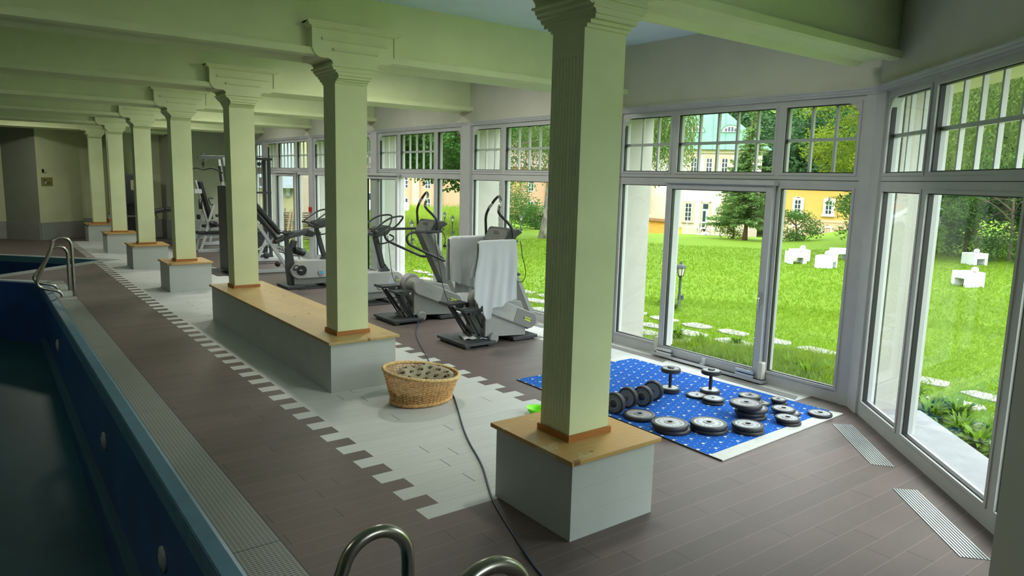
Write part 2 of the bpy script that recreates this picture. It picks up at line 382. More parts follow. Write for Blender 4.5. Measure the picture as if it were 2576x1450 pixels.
def bay(T, door=None, bars=(3, 5, 3), detail=True):
    """one glazed bay centred on u = 0; T(u, w, z)"""
    WN[0] += 1
    org = T(0, 0.03, 0)
    root = thing('window_%d' % WN[0], None, None, org, kind='structure')
    lights = [(-1.58, -0.79), (-0.665, 0.665), (0.79, 1.58)]
    f = MB()
    w0, w1 = 0.0, 0.085
    lbox(f, T, -1.655, -1.58, w0, w1, 0, ZTR); lbox(f, T, 1.58, 1.655, w0, w1, 0, ZTR)
    lbox(f, T, -1.58, 1.58, w0, w1, 0, ZB if not door else ZB)
    if door: f = MB(); lbox(f, T, -1.655, -1.58, w0, w1, 0, ZTR); lbox(f, T, 1.58, 1.655, w0, w1, 0, ZTR); lbox(f, T, -1.58, -0.79, w0, w1, 0, ZB); lbox(f, T, 0.79, 1.58, w0, w1, 0, ZB); lbox(f, T, -0.79, 0.79, w0, w1, 0, 0.07)
    for s in (-1, 1):
        u0, u1 = sorted((s * 0.665, s * 0.79)); lbox(f, T, u0, u1, w0, w1, ZB if not door else 0.07, ZTR)
    for u0, u1 in lights:
        lbox(f, T, u0, u1, w0, w1, ZD, ZT); lbox(f, T, u0, u1, w0, w1, ZU, ZTR)
    # raised glazing rims and joint grooves
    for i, (u0, u1) in enumerate(lights):
        for z0, z1 in ((ZB, ZD), (ZT, ZU)):
            if z0 == ZB and i == 1 and door: continue
            ring(f, T, u0 - 0.028, u1 + 0.028, z0 - 0.028, z1 + 0.028, 0.028, -0.008, 0.0)
    # rounded top corners
    for s in (-1, 1):
        u = s * 1.58; r = 0.13
        pts = [T(u, -0.004, ZU)] + [T(u - s * r + s * r * math.cos(R(a)), -0.004, ZU - r + r * math.sin(R(a))) for a in (0, 15, 30, 45, 60, 75, 90)]
        f.prism(pts, Vector(T(0, 0.08, 0)) - Vector(T(0, 0, 0)))
    f.build('frame', FRAME, root)
    g = MB()
    for i, (u0, u1) in enumerate(lights):
        for z0, z1 in ((ZB, ZD), (ZT, ZU)):
            if z0 == ZB and i == 1 and door: continue
            ring(g, T, u0 - 0.002, u1 + 0.002, z0 - 0.002, z1 + 0.002, 0.011, 0.012, 0.05)
    lbox(g, T, -1.65, 1.65, -0.001, 0.0, 2.262, 2.268)
    g.build('gasket', BLACKG, root)
    for i, (u0, u1) in enumerate(lights):
        for z0, z1 in ((ZB, ZD), (ZT, ZU)):
            if z0 == ZB and i == 1 and door: continue
            p = MB(); lbox(p, T, u0, u1, 0.045, 0.051, z0, z1); p.build('pane', GLASS, root)
    q = MB()
    for i, (u0, u1) in enumerate(lights):
        nb = bars[i]
        if nb < 2: continue
        for k_ in range(1, nb):
            u = u0 + (u1 - u0) * k_ / nb; lbox(q, T, u - 0.013, u + 0.013, 0.065, 0.10, ZT, ZU)
        zm = (ZT + ZU) / 2; lbox(q, T, u0, u1, 0.062, 0.105, zm - 0.017, zm + 0.017)
    if q.v: q.build('glazing_bars', FRAMEW, root)
    # outside reveal strip, bright in the daylight
    q = MB()
    for u0, u1 in lights:
        lbox(q, T, u0 - 0.03, u0, 0.086, 0.112, ZB, ZD); lbox(q, T, u0 - 0.03, u0, 0.086, 0.112, ZT, ZU)
    q.build('outer_jamb', FRAMEW, root)
    if door:
        DN[0] += 1; sh = {'closed': 0.0, 'open': -1.40}[door]
        dr = thing('door_%d' % DN[0], None, None, T(sh, -0.05, 0.05), kind='structure')
        s_ = MB(); u0, u1, z0, z1 = -0.745 + sh, 0.745 + sh, 0.05, 2.205
        v0, v1 = -0.075, -0.012
        lbox(s_, T, u0, u0 + 0.085, v0, v1, z0, z1); lbox(s_, T, u1 - 0.085, u1, v0, v1, z0, z1)
        lbox(s_, T, u0 + 0.085, u1 - 0.085, v0, v1, z0, z0 + 0.10); lbox(s_, T, u0 + 0.085, u1 - 0.085, v0, v1, z1 - 0.075, z1)
        s_.build('sash', FRAME, dr, bevel=0.004)
        g = MB(); ring(g, T, u0 + 0.083, u1 - 0.083, z0 + 0.098, z1 - 0.073, 0.011, v0 + 0.012, v1 - 0.01); g.build('gasket', BLACKG, dr)
        p = MB(); lbox(p, T, u0 + 0.085, u1 - 0.085, -0.045, -0.039, z0 + 0.10, z1 - 0.075); p.build('pane', GLASS, dr)
        h = MB(); uh = u1 - 0.045; lbox(h, T, uh - 0.014, uh + 0.014, v0 - 0.012, v0, 0.90, 1.03)
        h.tube([T(uh, v0 - 0.01, 0.965), T(uh, v0 - 0.05, 0.965)], 0.009); h.tube(smooth([T(uh, v0 - 0.05, 0.975), T(uh, v0 - 0.05, 0.90), T(uh, v0 - 0.048, 0.83)], 1), 0.0095)
        h.build('handle', ALU, dr)
        c_ = MB(); lbox(c_, T, u0 - 0.01, u1 + 0.03, -0.115, -0.012, 2.20, 2.245); c_.build('top_track', FRAME, dr, bevel=0.006)
        c_ = MB(); lbox(c_, T, -1.60 if door == 'open' else -0.80, 0.82, -0.125, -0.012, 0.02, 0.045); lbox(c_, T, -0.8, 0.82, -0.125, -0.118, 0.045, 0.055); c_.build('bottom_track', ALU, dr)
        for e, uu in (('l', u0 - 0.02), ('r', u1 + 0.02)):
            c_ = MB(); c_.prism([T(uu - 0.03, -0.016, 0.05), T(uu + 0.03, -0.016, 0.05), T(uu + 0.03, -0.016, 0.25), T(uu - 0.03, -0.016, 0.25)], Vector(T(0, -0.075, 0)) - Vector(T(0, 0, 0)))
            c_.build('end_cap', mat('cream_plastic', (0.62, 0.61, 0.54), 0.5), dr, bevel=0.012)
        for uu in (u0 + 0.14, u1 - 0.16):
            c_ = MB(); lbox(c_, T, uu - 0.12, uu + 0.12, -0.115, -0.078, 0.055, 0.085); lbox(c_, T, uu - 0.12, uu + 0.12, -0.12, -0.078, 0.10, 0.125)
            for k_ in range(6): lbox(c_, T, uu - 0.1 + k_ * 0.035, uu - 0.085 + k_ * 0.035, -0.11, -0.09, 0.125, 0.132)
            c_.build('roller_carriage', ALU, dr)
        c_ = MB(); lbox(c_, T, sh - 0.02, sh + 0.02, -0.10, -0.076, 0.07, 0.13); lbox(c_, T, sh - 0.035, sh + 0.02, -0.118, -0.076, 0.055, 0.07); c_.build('stop_bracket', FRAMEW, dr)
    return root
CEN = [2.25, 5.83, 9.41, 13.0, 16.59, 20.18]
def TC(c): return frame2((4.2, c), (0, -1), (1, 0))
bay(TC(CEN[0]), 'closed'); bay(TC(CEN[1])); bay(TC(CEN[2]), 'open', (3, 5, 1)); bay(TC(CEN[3])); bay(TC(CEN[4]), 'closed'); bay(TC(CEN[5]))
CO = Vector((4.2, 0.49)); DD = Vector((-0.686, -0.7276)); DNN = Vector((0.7276, -0.686))
def TDc(s_): return frame2((CO.x + DD.x * s_, CO.y + DD.y * s_), (DD.x, DD.y), (DNN.x, DNN.y))
TD = TDc(1.888); bay(TD, None, (3, 5, 3))

# posts between the bays, corner posts
TN = [0]
def trim(mb, m, **kw):
    TN[0] += 1; return mb.build('trim_%d' % TN[0], m, kind='structure', **kw)
posts = [(CEN[i] + CEN[i + 1]) / 2 for i in range(5)]
for y in posts:
    b = MB(); b.box((4.165, y - 0.14, 0), (4.30, y + 0.14, ZTR)); b.box((4.155, y - 0.145, 0), (4.166, y - 0.105, ZTR)); trim(b, FRAME, bevel=0.004)
b = MB(); b.prism([(4.175, 0.60, 0), (4.175, 0.50, 0), (4.02, 0.335, 0), (4.10, 0.20, 0), (4.34, 0.33, 0), (4.34, 0.60, 0)], (0, 0, ZTR)); trim(b, FRAME, bevel=0.004)
b = MB(); b.box((4.16, 21.82, 0), (4.3, 21.98, ZTR)); trim(b, FRAME)
b = MB(); lbox(b, TDc(0), 3.54, 3.80, -0.02, 0.1, 0, ZTR); trim(b, FRAME)

# head moulding along the facade and wall above
def mould(mb, T, u0, u1):
    pr = [(0.0, 3.085), (-0.035, 3.09), (-0.03, 3.105), (-0.045, 3.115), (-0.045, 3.13), (-0.06, 3.14), (-0.06, 3.155), (0.0, 3.16)]
    mb.prism([T(u0, w_, z) for w_, z in pr], Vector(T(u1, 0, 0)) - Vector(T(u0, 0, 0)))
b = MB(); mould(b, frame2((4.2, 0), (0, 1), (1, 0)), 0.46, 21.96); trim(b, FRAME)
b = MB(); mould(b, TDc(0), -0.03, 3.9); trim(b, FRAME)
b = MB(); b.prism([(4.2, 0.49, 3.10), (4.2, 22.0, 3.10), (4.36, 22.0, 3.10), (4.36, 0.42, 3.10)], (0, 0, HC - 3.10)); b.build('wall_right', GREYWALL, kind='structure')
b = MB(); lbox(b, TDc(0), -0.02, 3.85, 0.0, 0.16, 3.10, HC); b.build('wall_right_angled', GREYWALL, kind='structure')
# outside skin: header band, piers, sills, roof edge
def outer(T, u0, u1, nm):
    b = MB(); lbox(b, T, u0, u1, 0.16, 0.66, 3.10, 4.6); b.build(nm, STUCCOY, kind='structure')
outer(frame2((4.2, 0), (0, 1), (1, 0)), 0.2, 25.0, 'wall_right_outer'); outer(TDc(0), -0.15, 4.2, 'wall_angled_outer')
for y, xo in zip(posts + [22.0], (4.80, 4.78, 4.62, 4.52, 4.46, 4.46)):
    b = MB(); b.box((4.295, y - 0.17, -0.3), (xo, y + 0.17, 3.12)); b.build('wall_pier', STUCCO, kind='structure')
b = MB(); b.prism([(4.30, 0.62, -0.3), (4.30, 0.36, -0.3), (4.16, 0.21, -0.3), (4.39, 0.03, -0.3), (4.80, 0.28, -0.3), (4.80, 0.62, -0.3)], (0, 0, 3.42)); b.build('wall_pier_corner', STUCCO, kind='structure')
b = MB(); b.box((4.29, 0.5, -0.3), (4.72, 22, -0.03)); b.build('outer_threshold', mat('pale_concrete', (0.23, 0.23, 0.25), 0.8, var=0.1, scale=6), kind='structure')
b = MB(); lbox(b, TDc(0), 0.2, 3.9, 0.09, 0.60, -0.3, 0.06); b.build('outer_sill', mat('pale_concrete', (0.5, 0.5, 0.5)), kind='structure')

# near end of the hall: unseen end wall with an opening for an added window
TNe = frame2((0, -6.3), (1, 0), (0, -1))
b = MB(); lbox(b, TNe, -9.3, 1.7, 0.0, 0.2, 3.6, HC); lbox(b, TNe, -9.3, 1.7, 0, 0.2, -0.2, 0.1)
for u0, u1 in ((-9.3, -1.2), (1.5, 1.7)): lbox(b, TNe, u0, u1, 0.0, 0.2, 0.1, 3.6)
lbox(b, TNe, -1.2, 1.5, 0.0, 0.2, 0.1, 1.9)
b.build('wall_near', GREYWALL, kind='structure')
WN[0] += 1; r = thing('window_%d' % WN[0], None, None, TNe(0.15, 0.1, 1.9), kind='structure')  # unseen high window, added to let more daylight into the hall
f = MB(); ring(f, TNe, -1.2, 1.5, 1.9, 3.6, 0.08, 0.06, 0.14); f.build('frame', FRAME, r)
p = MB(); lbox(p, TNe, -1.12, 1.42, 0.098, 0.104, 1.98, 3.52); p.build('pane', GLASS, r)
b = MB(); b.box((-22, -30, -0.3), (12, -6.52, -0.16)); b.build('floor_added_bounce', mat('bounce_paving', (0.55, 0.54, 0.50), 0.9, var=0.1, scale=2), kind='structure')  # unseen pale ground, added to bounce daylight up through the end window
b = MB(); b.box((1.5, -6.3, -0.2), (1.7, -2.9, HC)); b.build('wall_near_side', GREYWALL, kind='structure')

# ---------------------------------------------------------------- beams across the hall
SX, SY, WX, WY, ZS = 0.180, 0.241, 0.345, 0.292, 3.16
for k in range(-1, 7):
    y = k * D
    xe = 4.2 if k > 0 else (4.2 - (0.49 - y - 0.3) * 0.943 if k == 0 else 1.3)
    b = MB(); z0, z1 = 3.325, 3.40
    b.box((-9.2, y + SY, z1 - 0.01), (4.2 if k > 0 else (4.02 if k == 0 else 1.3), y + SY + WY, HC))
    pr = [(0.15, z0 + 0.012), (0.15, z1), (SY, z1 + 0.008), (SY + WY, z1 + 0.008), (0.62, z1), (0.62, z0 + 0.012), (0.60, z0 - 0.012), (0.55, z0 - 0.018), (0.52, z0), (0.49, z0 + 0.02), (0.28, z0 + 0.02), (0.25, z0), (0.19, z0)]
    xe2 = 4.2 if k > 0 else (3.86 if k == 0 else 1.3)
    b.prism([(-9.2, y + p_, z) for p_, z in pr], (xe2 + 9.2, 0, 0))
    b.build('trim_beam', CREAM, kind='structure')

# ceiling lamps between the beams, added out of view to brighten the hall
def added_ceiling_light(x, y, watt, label):
    t = thing('added_ceiling_light', label, 'lamp', (x, y, HC - 0.09), 'unseen ceiling lamps added to brighten the hall')
    b = MB(); b.lathe([(0, 0.085), (0.26, 0.085), (0.27, 0.02), (0.25, 0.0), (0.24, 0.02), (0, 0.03)], (x, y, HC - 0.09), n=32); b.build('housing', FRAMEW, t)
    em = mat('added_lamp_diffuser', (0.8, 0.8, 0.75), 0.6); p_ = em.node_tree.nodes['Principled BSDF']; p_.inputs['Emission Color'].default_value = (1, 0.97, 0.82, 1); p_.inputs['Emission Strength'].default_value = 6.0
    b = MB(); b.lathe([(0, -0.012), (0.22, -0.008), (0.24, 0.012)], (x, y, HC - 0.09), n=32); b.build('diffuser', em, t)
    l = bpy.data.lights.new('added_lamp_glow', 'AREA'); l.shape = 'DISK'; l.size = 0.5; l.energy = watt; l.color = (1.0, 0.98, 0.84)
    o = bpy.data.objects.new('added_lamp_glow', l); COL.objects.link(o); o.parent = t; o.location = (0, 0, -0.02)
for lx, ly, wt, nm in ((1.5, 0.98, 0.7, 'above the nearest pillar'), (2.0, D + 2.0, 1.1, 'above the climbing machines'), (2.0, 2 * D + 2.0, 0.9, 'above the exercise bikes'), (2.0, 3 * D + 2.0, 1.15, 'above the lat pulldown machine'), (2.0, 4 * D + 2.0, 1.0, 'above the chest press'), (-1.4, 6 * D - 1.6, 0.75, 'nearest the far wall'), (-5.2, 1.9, 0.42, 'above the near part of the pool'), (-5.2, 2 * D + 1.9, 0.42, 'above the far part of the pool')):
    added_ceiling_light(lx, ly, LW * wt, 'added unseen round ceiling lamp between the beams, ' + nm)


# ================================================================ PILLARS
def shaft_mb(y):
    b = MB(); x0, x1, y0, y1 = SX, SX + WX, y + SY, y + SY + WY
    # fluted part: shallow grooves on the two x-facing sides
    def outline():
        P = [(x0, y0)]; P += [(x1, y0)]
        n = 8; m_ = 0.028; wv = (WY - 2 * m_) / n
        for i in range(n):
            ya = y0 + m_ + i * wv
            P += [(x1, ya + 0.004), (x1 - 0.004, ya + 0.010), (x1 - 0.004, ya + wv - 0.010), (x1, ya + wv - 0.004)]
        P += [(x1, y1), (x0, y1)]
        for i in reversed(range(n)):
            ya = y0 + m_ + i * wv
            P += [(x0, ya + wv - 0.004), (x0 + 0.004, ya + wv - 0.010), (x0 + 0.004, ya + 0.010), (x0, ya + 0.004)]
        return P
    b.prism([(px, py, 0.532) for px, py in outline()], (0, 0, 2.94 - 0.532))
    b.box((x0, y0, 2.94), (x1, y1, ZS + 0.04))
    return b
def capital_mb(y):
    b = MB(); cx = SX + WX / 2; h = WX / 2
    prof = [(h, 3.165), (h + 0.012, 3.17), (h + 0.018, 3.19), (h + 0.035, 3.195), (h + 0.04, 3.21), (h + 0.062, 3.22), (h + 0.066, 3.24), (h + 0.085, 3.247), (h + 0.085, 3.258), (h + 0.062, 3.262)]
    prof += [(h + 0.066, 3.285), (h + 0.085, 3.305), (h + 0.12, 3.315), (h + 0.16, 3.312), (h + 0.205, 3.318), (h + 0.235, 3.335), (h + 0.255, 3.36), (h + 0.262, 3.385), (h + 0.275, 3.385), (h + 0.275, 3.575)]
    prof += [(h + 0.29, 3.59), (h + 0.30, 3.605), (h + 0.325, 3.615), (h + 0.325, 3.635)]
    front, back = y + 0.135, y + 0.64
    pts = [(cx + p_, front, z) for p_, z in prof] + [(cx - p_, front, z) for p_, z in reversed(prof)]
    b.prism(pts, (0, back - front, 0))
    # front-face mouldings
    b.box((cx - h - 0.04, front - 0.012, 3.20), (cx + h + 0.04, back + 0.012, 3.215)); b.box((cx - h - 0.08, front - 0.018, 3.245), (cx + h + 0.08, back + 0.018, 3.26))
    b.box((cx - h - 0.285, front - 0.025, 3.585), (cx + h + 0.285, back + 0.025, 3.60)); b.box((cx - h - 0.315, front - 0.045, 3.60), (cx + h + 0.315, back + 0.045, 3.62)); b.box((cx - h - 0.325, front - 0.055, 3.62), (cx + h + 0.325, back + 0.055, 3.64))
    for s in (-1, 1): b.box((cx + s * 0.435 - 0.012, front - 0.012, 3.39), (cx + s * 0.435 + 0.012, front, 3.585))
    for hw, z in ((0.345, 3.475), (0.235, 3.385)):
        b.prism([(cx - hw, front, z), (cx - hw, front - 0.022, z + 0.006), (cx - hw, front - 0.014, z + 0.026), (cx - hw, front, z + 0.03)], (2 * hw, 0, 0))
    # neck under the capital back to the shaft line
    b.box((SX - 0.002, y + SY - 0.09, 3.14), (SX + WX + 0.002, y + SY + WY + 0.09, 3.17)); b.box((SX - 0.001, y + SY - 0.05, 3.12), (SX + WX + 0.001, y + SY + WY + 0.05, 3.142)); b.box((SX - 0.0015, y + SY - 0.02, 3.10), (SX + WX + 0.0015, y + SY + WY + 0.02, 3.122))
    return b
def strip_mb(y):
    b = MB(); t = 0.016; z0, z1 = 0.532, 0.575; x0, x1, y0, y1 = SX, SX + WX, y + SY, y + SY + WY
    b.box((x0 - t, y0 - t, z0), (x1 + t, y0, z1)); b.box((x0 - t, y1, z0), (x1 + t, y1 + t, z1)); b.box((x0 - t, y0, z0), (x0, y1, z1)); b.box((x1, y0, z0), (x1 + t, y1, z1)); return b
PL = {0: 'nearest square pillar, standing on its own wood-topped box by the blue rug', 1: 'square pillar at the near end of the long wood-topped bench', 2: 'square pillar at the far end of the long wood-topped bench',
      3: 'first square pillar on its own box beyond the long bench', 4: 'second square pillar on its own box beyond the long bench', 5: 'square pillar on its own box, last but one before the far wall', 6: 'farthest square pillar, with a bottle on its box'}
for k in range(7):
    y = k * D
    r = thing('pillar', 'cream ' + PL[k], 'pillar', (SX + WX / 2, y + SY + WY / 2, 0.0 if k not in (1, 2) else 0.532), 'cream square pillars in a row')
    shaft_mb(y).build('shaft', CREAM, r); capital_mb(y).build('capital', CREAM, r); strip_mb(y).build('base_strip', TRIMW, r)
    if k not in (1, 2):
        b = MB(); b.box((0, y, 0), (0.728, y + 0.788, 0.502)); b.build('plinth', BOARDS, r, bevel=0.002)
        b = MB(); b.box((-0.032, y - 0.032, 0.502), (0.76, y + 0.82, 0.532)); b.build('plinth_top', PINE, r, bevel=0.004)
r = thing('long_bench', 'long white box bench with knotty pine top joining two pillars', 'bench', (0.364, 1.5 * D + 0.39, 0))
b = MB(); b.box((0, D, 0), (0.728, 2 * D + 0.788, 0.502)); b.build('box', BOARDS, r, bevel=0.002)
b = MB(); b.box((-0.032, D - 0.032, 0.502), (0.76, 2 * D + 0.82, 0.532)); b.build('seat_board', PINEB, r, bevel=0.004)

# ================================================================ POOLS
def grate_mat():
    m = mat('pool_gutter_grate', (0.3, 0.31, 0.28), 0.5); n = N(m); x, y, z, o = n.xyz()
    fy = n.v('FRACT', n.v('DIVIDE', y, 0.0215)); fx = n.v('FRACT', n.v('DIVIDE', x, 0.028))
    g = n.v('LESS_THAN', fy, 0.42); g2 = n.v('LESS_THAN', fx, 0.22)
    k1 = n.v('MULTIPLY', g, n.v('SUBTRACT', 1.0, g2))
    blk = n.v('GREATER_THAN', n.v('FRACT', n.v('DIVIDE', n.v('SUBTRACT', y, 0.0), 3.0)), 0.002)
    c = n.mix(n.noise(o, 3.0), (0.22, 0.235, 0.225), (0.28, 0.295, 0.28)); c = n.mix(k1, c, (0.045, 0.045, 0.04)); c = n.mix(blk, (0.02, 0.02, 0.02), c)
    n.out(c); n.bump(n.v('SUBTRACT', 1.0, k1), 0.6, 0.006); return m
GRATE = grate_mat()
def pool(nm, label, P, zf, org, grate=None, cope=None, rim=None):
    r = thing(nm, label, 'pool', org)
    n = len(P); b = MB()
    vs = [(x, y, -0.02) for x, y in P] + [(x, y, zf(y)) for x, y in P]
    b.add(vs, [((i + 1) % n, i, n + i, n + (i + 1) % n)[::-1] for i in range(n)]); b.build('basin_wall', TEALP, r)
    b = MB(); b.add([(x, y, zf(y)) for x, y in P], [tuple(range(n))]); b.build('basin_floor', PFLOOR, r)
    return r
zf1 = lambda y: -1.22 - (13.3 - y) * 0.105
P1 = [(-1.85, -6.2), (-1.85, 13.28), (-2.8, 14.32), (-8.5, 14.32), (-8.5, -6.2)]
pl = pool('swimming_pool', 'long empty pool with dark blue liner beside the plank floor', P1, zf1, (-1.85, 4, -0.02))
b = MB()
b.prism([(-1.72, -6.2, 0.0), (-1.745, -6.2, 0.004), (-1.835, -6.2, -0.008), (-1.852, -6.2, -0.03), (-1.852, -6.2, -0.16), (-1.835, -6.2, -0.16), (-1.72, -6.2, -0.16)], (0, 19.52, 0))
b.build('coping', PCOPE, pl)
b = MB(); b.prism([(-1.70, 13.30, -0.1), (-1.83, 13.30, -0.1), (-2.80, 14.36, -0.1), (-8.5, 14.36, -0.1), (-8.5, 14.44, -0.1), (-2.74, 14.44, -0.1), (-1.62, 13.44, -0.1)], (0, 0, 0.102)); b.build('end_rim', mat('pale_pool_edge', (0.35, 0.42, 0.44), 0.5), pl)
b = MB(); b.box((-1.72, -6.2, -0.10), (-1.445, 11.0, 0.002)); b.build('gutter_grate', GRATE, pl)
SM = mat('pale_gutter_cover', (0.36, 0.385, 0.365), 0.55, var=0.07, scale=4); SM2 = mat('darker_gutter_cover', (0.24, 0.255, 0.245), 0.55)
for y0, y1, m_ in ((11.0, 11.12, SM), (11.125, 11.3, SM2), (11.305, 11.95, SM), (11.96, 12.14, SM2), (12.15, 12.9, SM), (12.91, 13.4, SM2)):
    b = MB(); b.box((-1.72, y0, -0.10), (-1.445, y1, 0.002)); b.build('gutter_cover', m_, pl)
b = MB(); b.box((-1.445, -6.3, -0.1), (-1.437, 13.4, 0.0005)); b.build('gutter_joint', BLACKG, pl)
b = MB(); b.prism([(-1.85, -6, -1.55), (-1.90, -6, -1.55), (-1.93, -6, -1.60), (-1.93, -6, -1.66), (-1.85, -6, -1.70)], (0, 18.6, 0.62)); b.build('wall_ledge', mat('ledge_blue', (0.03, 0.09, 0.13), 0.4), pl)
for y, z in ((10.0, -0.57), (5.2, -0.62), (2.35, -0.62)):
    b = MB(); b.lathe([(0.0, 0.03), (0.05, 0.03), (0.06, 0.02), (0.095, 0.018), (0.10, 0.0)], (-1.851, y, z), (-1, 0, 0), 24)
    b.build('water_inlet', mat('inlet_plastic', (0.30, 0.33, 0.33), 0.5), pl)
P2 = [(-0.35, 16.85), (-2.72, 14.57), (-8.5, 14.57), (-8.5, 22.1), (-5.4, 22.1)]
p2 = pool('small_pool', 'smaller pointed blue pool beyond the first pool', [(-0.35, 16.85), (-2.72, 14.57), (-8.5, 14.57), (-8.5, 22.1), (-5.4, 22.1)][::-1][::-1], lambda y: -1.0, (-2, 16.8, -0.02))
b = MB(); O = [(0.09, 16.79), (-2.5, 14.3), (-2.74, 14.44), (-8.5, 14.44), (-8.5, 14.57), (-2.72, 14.57), (-0.35, 16.85)]
b.prism([(x, y, -0.12) for x, y in O], (0, 0, 0.1205)); b.prism([(x, y, -0.12) for x, y in [(0.09, 16.79), (-0.35, 16.85), (-5.4, 22.1), (-9.1, 22.1), (-9.1, 22.54), (-5.6, 22.54)]], (0, 0, 0.1205))
b.build('rim', mat('grey_pool_rim', (0.27, 0.30, 0.30), 0.5, var=0.1, scale=6), p2)
b = MB()
for a, c_ in (((-0.35, 16.85), (-2.72, 14.57)), ((-0.35, 16.85), (-5.4, 22.1))):
    b.bar((*a, -0.075), (*c_, -0.075), 0.02, 0.15)
b.build('lip', mat('light_blue_lip', (0.10, 0.24, 0.34), 0.4), p2)
b = MB(); b.box((-9.3, -6.5, -0.2), (-8.5, 24.7, -0.001)); b.box((-8.55, 14.3, -0.15), (-8.45, 14.6, 0.001)); b.build('floor_pool_side', FLOORM, org=(0, 0, 0), kind='structure')

# pool hand rails
def rail(nm, y, top, lab):
    h = top
    P = [(-1.46, y, 0.0), (-1.46, y, h * 0.45), (-1.455, y, h * 0.72)] + [(-1.60 + 0.145 * math.cos(R(a)), y, h - 0.15 + 0.15 * math.sin(R(a))) for a in range(10, 171, 16)]
    P += [(-1.78, y, h * 0.74), (-1.95, y, h * 0.40), (-2.0, y, 0.27), (-1.97, y, 0.19), (-1.88, y, 0.15), (-1.74, y, 0.12), (-1.66, y, 0.075), (-1.635, y, 0.0)]
    P = smooth(P, 2)
    b = MB(); b.tube(P, 0.027, 16); o = b.build(nm, STEEL, org=(-1.5, y, 0)); return o
for y, top, lab in ((11.33, 1.02, 'taller steel pool handrail at the far pool corner'), (12.08, 0.80, 'shorter steel pool handrail at the far pool corner'), (-0.61, 0.795, 'shorter steel handrail at the bottom edge, left of the two near ones'), (-1.385, 1.015, 'taller steel handrail at the bottom edge, right of the two near ones')):
    tag(rail('handrail', y, top, lab), lab, 'handrail', 'steel pool handrails')

# ================================================================ THINGS ON THE FLOOR
# blue rug
def rug_mat():
    m = mat('blue_rug_pile', (0.02, 0.13, 0.55), 0.95, spec=0.1); n = N(m); x, y, z, o = n.xyz()
    a = R(0); u = x; v = y
    # rows of large flower dots with small square dots between
    P = 0.15; Q = 0.13
    r = n.v('FLOOR', n.v('DIVIDE', u, P)); par = n.v('ABSOLUTE', n.v('MODULO', r, 2.0))
    fu = n.v('SUBTRACT', n.v('FRACT', n.v('DIVIDE', u, P)), 0.5); vv = n.v('ADD', n.v('DIVIDE', v, Q), n.v('MULTIPLY', par, 0.5)); fv = n.v('SUBTRACT', n.v('FRACT', vv), 0.5)
    du = n.v('MULTIPLY', fu, P); dv = n.v('MULTIPLY', fv, Q); d = n.v('SQRT', n.v('ADD', n.v('MULTIPLY', du, du), n.v('MULTIPLY', dv, dv)))
    big = n.v('LESS_THAN', d, 0.0145)
    su = n.v('ABSOLUTE', n.v('SUBTRACT', n.v('FRACT', n.v('DIVIDE', n.v('ADD', u, 0.0), P / 2)), 0.5)); sv = n.v('ABSOLUTE', n.v('SUBTRACT', n.v('FRACT', n.v('ADD', n.v('DIVIDE', v, Q / 2), n.v('MULTIPLY', n.v('FLOOR', n.v('DIVIDE', u, P / 2)), 0.5))), 0.5))
    sm = n.v('MULTIPLY', n.v('LESS_THAN', su, 0.065), n.v('LESS_THAN', sv, 0.085)); 
    hu = n.white(n.v('FLOOR', n.v('DIVIDE', u, P / 2)), n.v('FLOOR', n.v('DIVIDE', v, Q / 2)))
    base = n.mix(n.noise(o, 9.0), (0.012, 0.10, 0.50), (0.025, 0.17, 0.66)); base = n.mix(n.noise(o, 260, 2), base, (0.02, 0.09, 0.40))
    smc = n.mix(n.v('GREATER_THAN', hu, 0.72), (0.30, 0.55, 0.80), (0.40, 0.32, 0.62))
    c = n.mix(sm, base, smc); c = n.mix(big, c, (0.66, 0.68, 0.58)); n.out(c); n.bump(n.noise(o, 420, 2), 0.5, 0.006); return m
RUG = rug_mat(); RUGW = mat('white_rug_edging', (0.52, 0.54, 0.53), 0.9, var=0.08, scale=30, bump=0.3, bscale=200)
r = thing('rug', 'blue rug with white dots and one white end strip, under the dumbbells', 'rug', (2.88, 1.72, 0))
b = MB(); b.prism([(1.885, 0.42, 0), (3.86, 0.50, 0), (3.72, 3.04, 0), (1.905, 3.04, 0)], (0, 0, 0.013)); b.build('pile', RUG, r, bevel=0.003)
b = MB(); b.prism([(1.885, 0.29, 0), (3.90, 0.385, 0), (3.86, 0.499, 0), (1.885, 0.419, 0)], (0, 0, 0.013)); b.build('end_strip', RUGW, r, bevel=0.003)
b = MB(); b.prism([(1.879, 0.29, 0), (1.885, 0.29, 0), (1.904, 3.04, 0), (1.898, 3.04, 0)], (0, 0, 0.012)); b.build('dark_backing_edge', BLACKP, r)

RUBBER = mat('dark_rubber', (0.022, 0.022, 0.026), 0.5, var=0.2, scale=20, bump=0.05, bscale=90)
FACE = mat('grey_plate_face', (0.40, 0.43, 0.48), 0.5, var=0.08, scale=15)
FACED = mat('dull_plate_face', (0.27, 0.26, 0.275), 0.5, var=0.1, scale=12)
FACEB = mat('dark_grey_disc_face', (0.17, 0.19, 0.22), 0.5, var=0.1, scale=15)
LETG = mat('grey_lettering', (0.24, 0.26, 0.29), 0.6); LETL = mat('light_lettering', (0.03, 0.033, 0.036), 0.6)
def ringtext(body, r, size, z, n_rep=2, start=90, mb=None, flip=False, step=None):
    mb = mb or MB(); cu = []
    total = body * 1
    st = step or (360 / n_rep) / (len(body) + 1.2)
    for k in range(n_rep):
        for i, ch in enumerate(body):
            a = R(start - k * 360 / n_rep - i * st)
            M = Matrix.Translation((r * math.cos(a), r * math.sin(a), z)) @ Matrix.Rotation(a - PI / 2, 4, 'Z')
            text_mb(ch, size, 0.0005, M, mb=mb, bold=0.0008)
    return mb
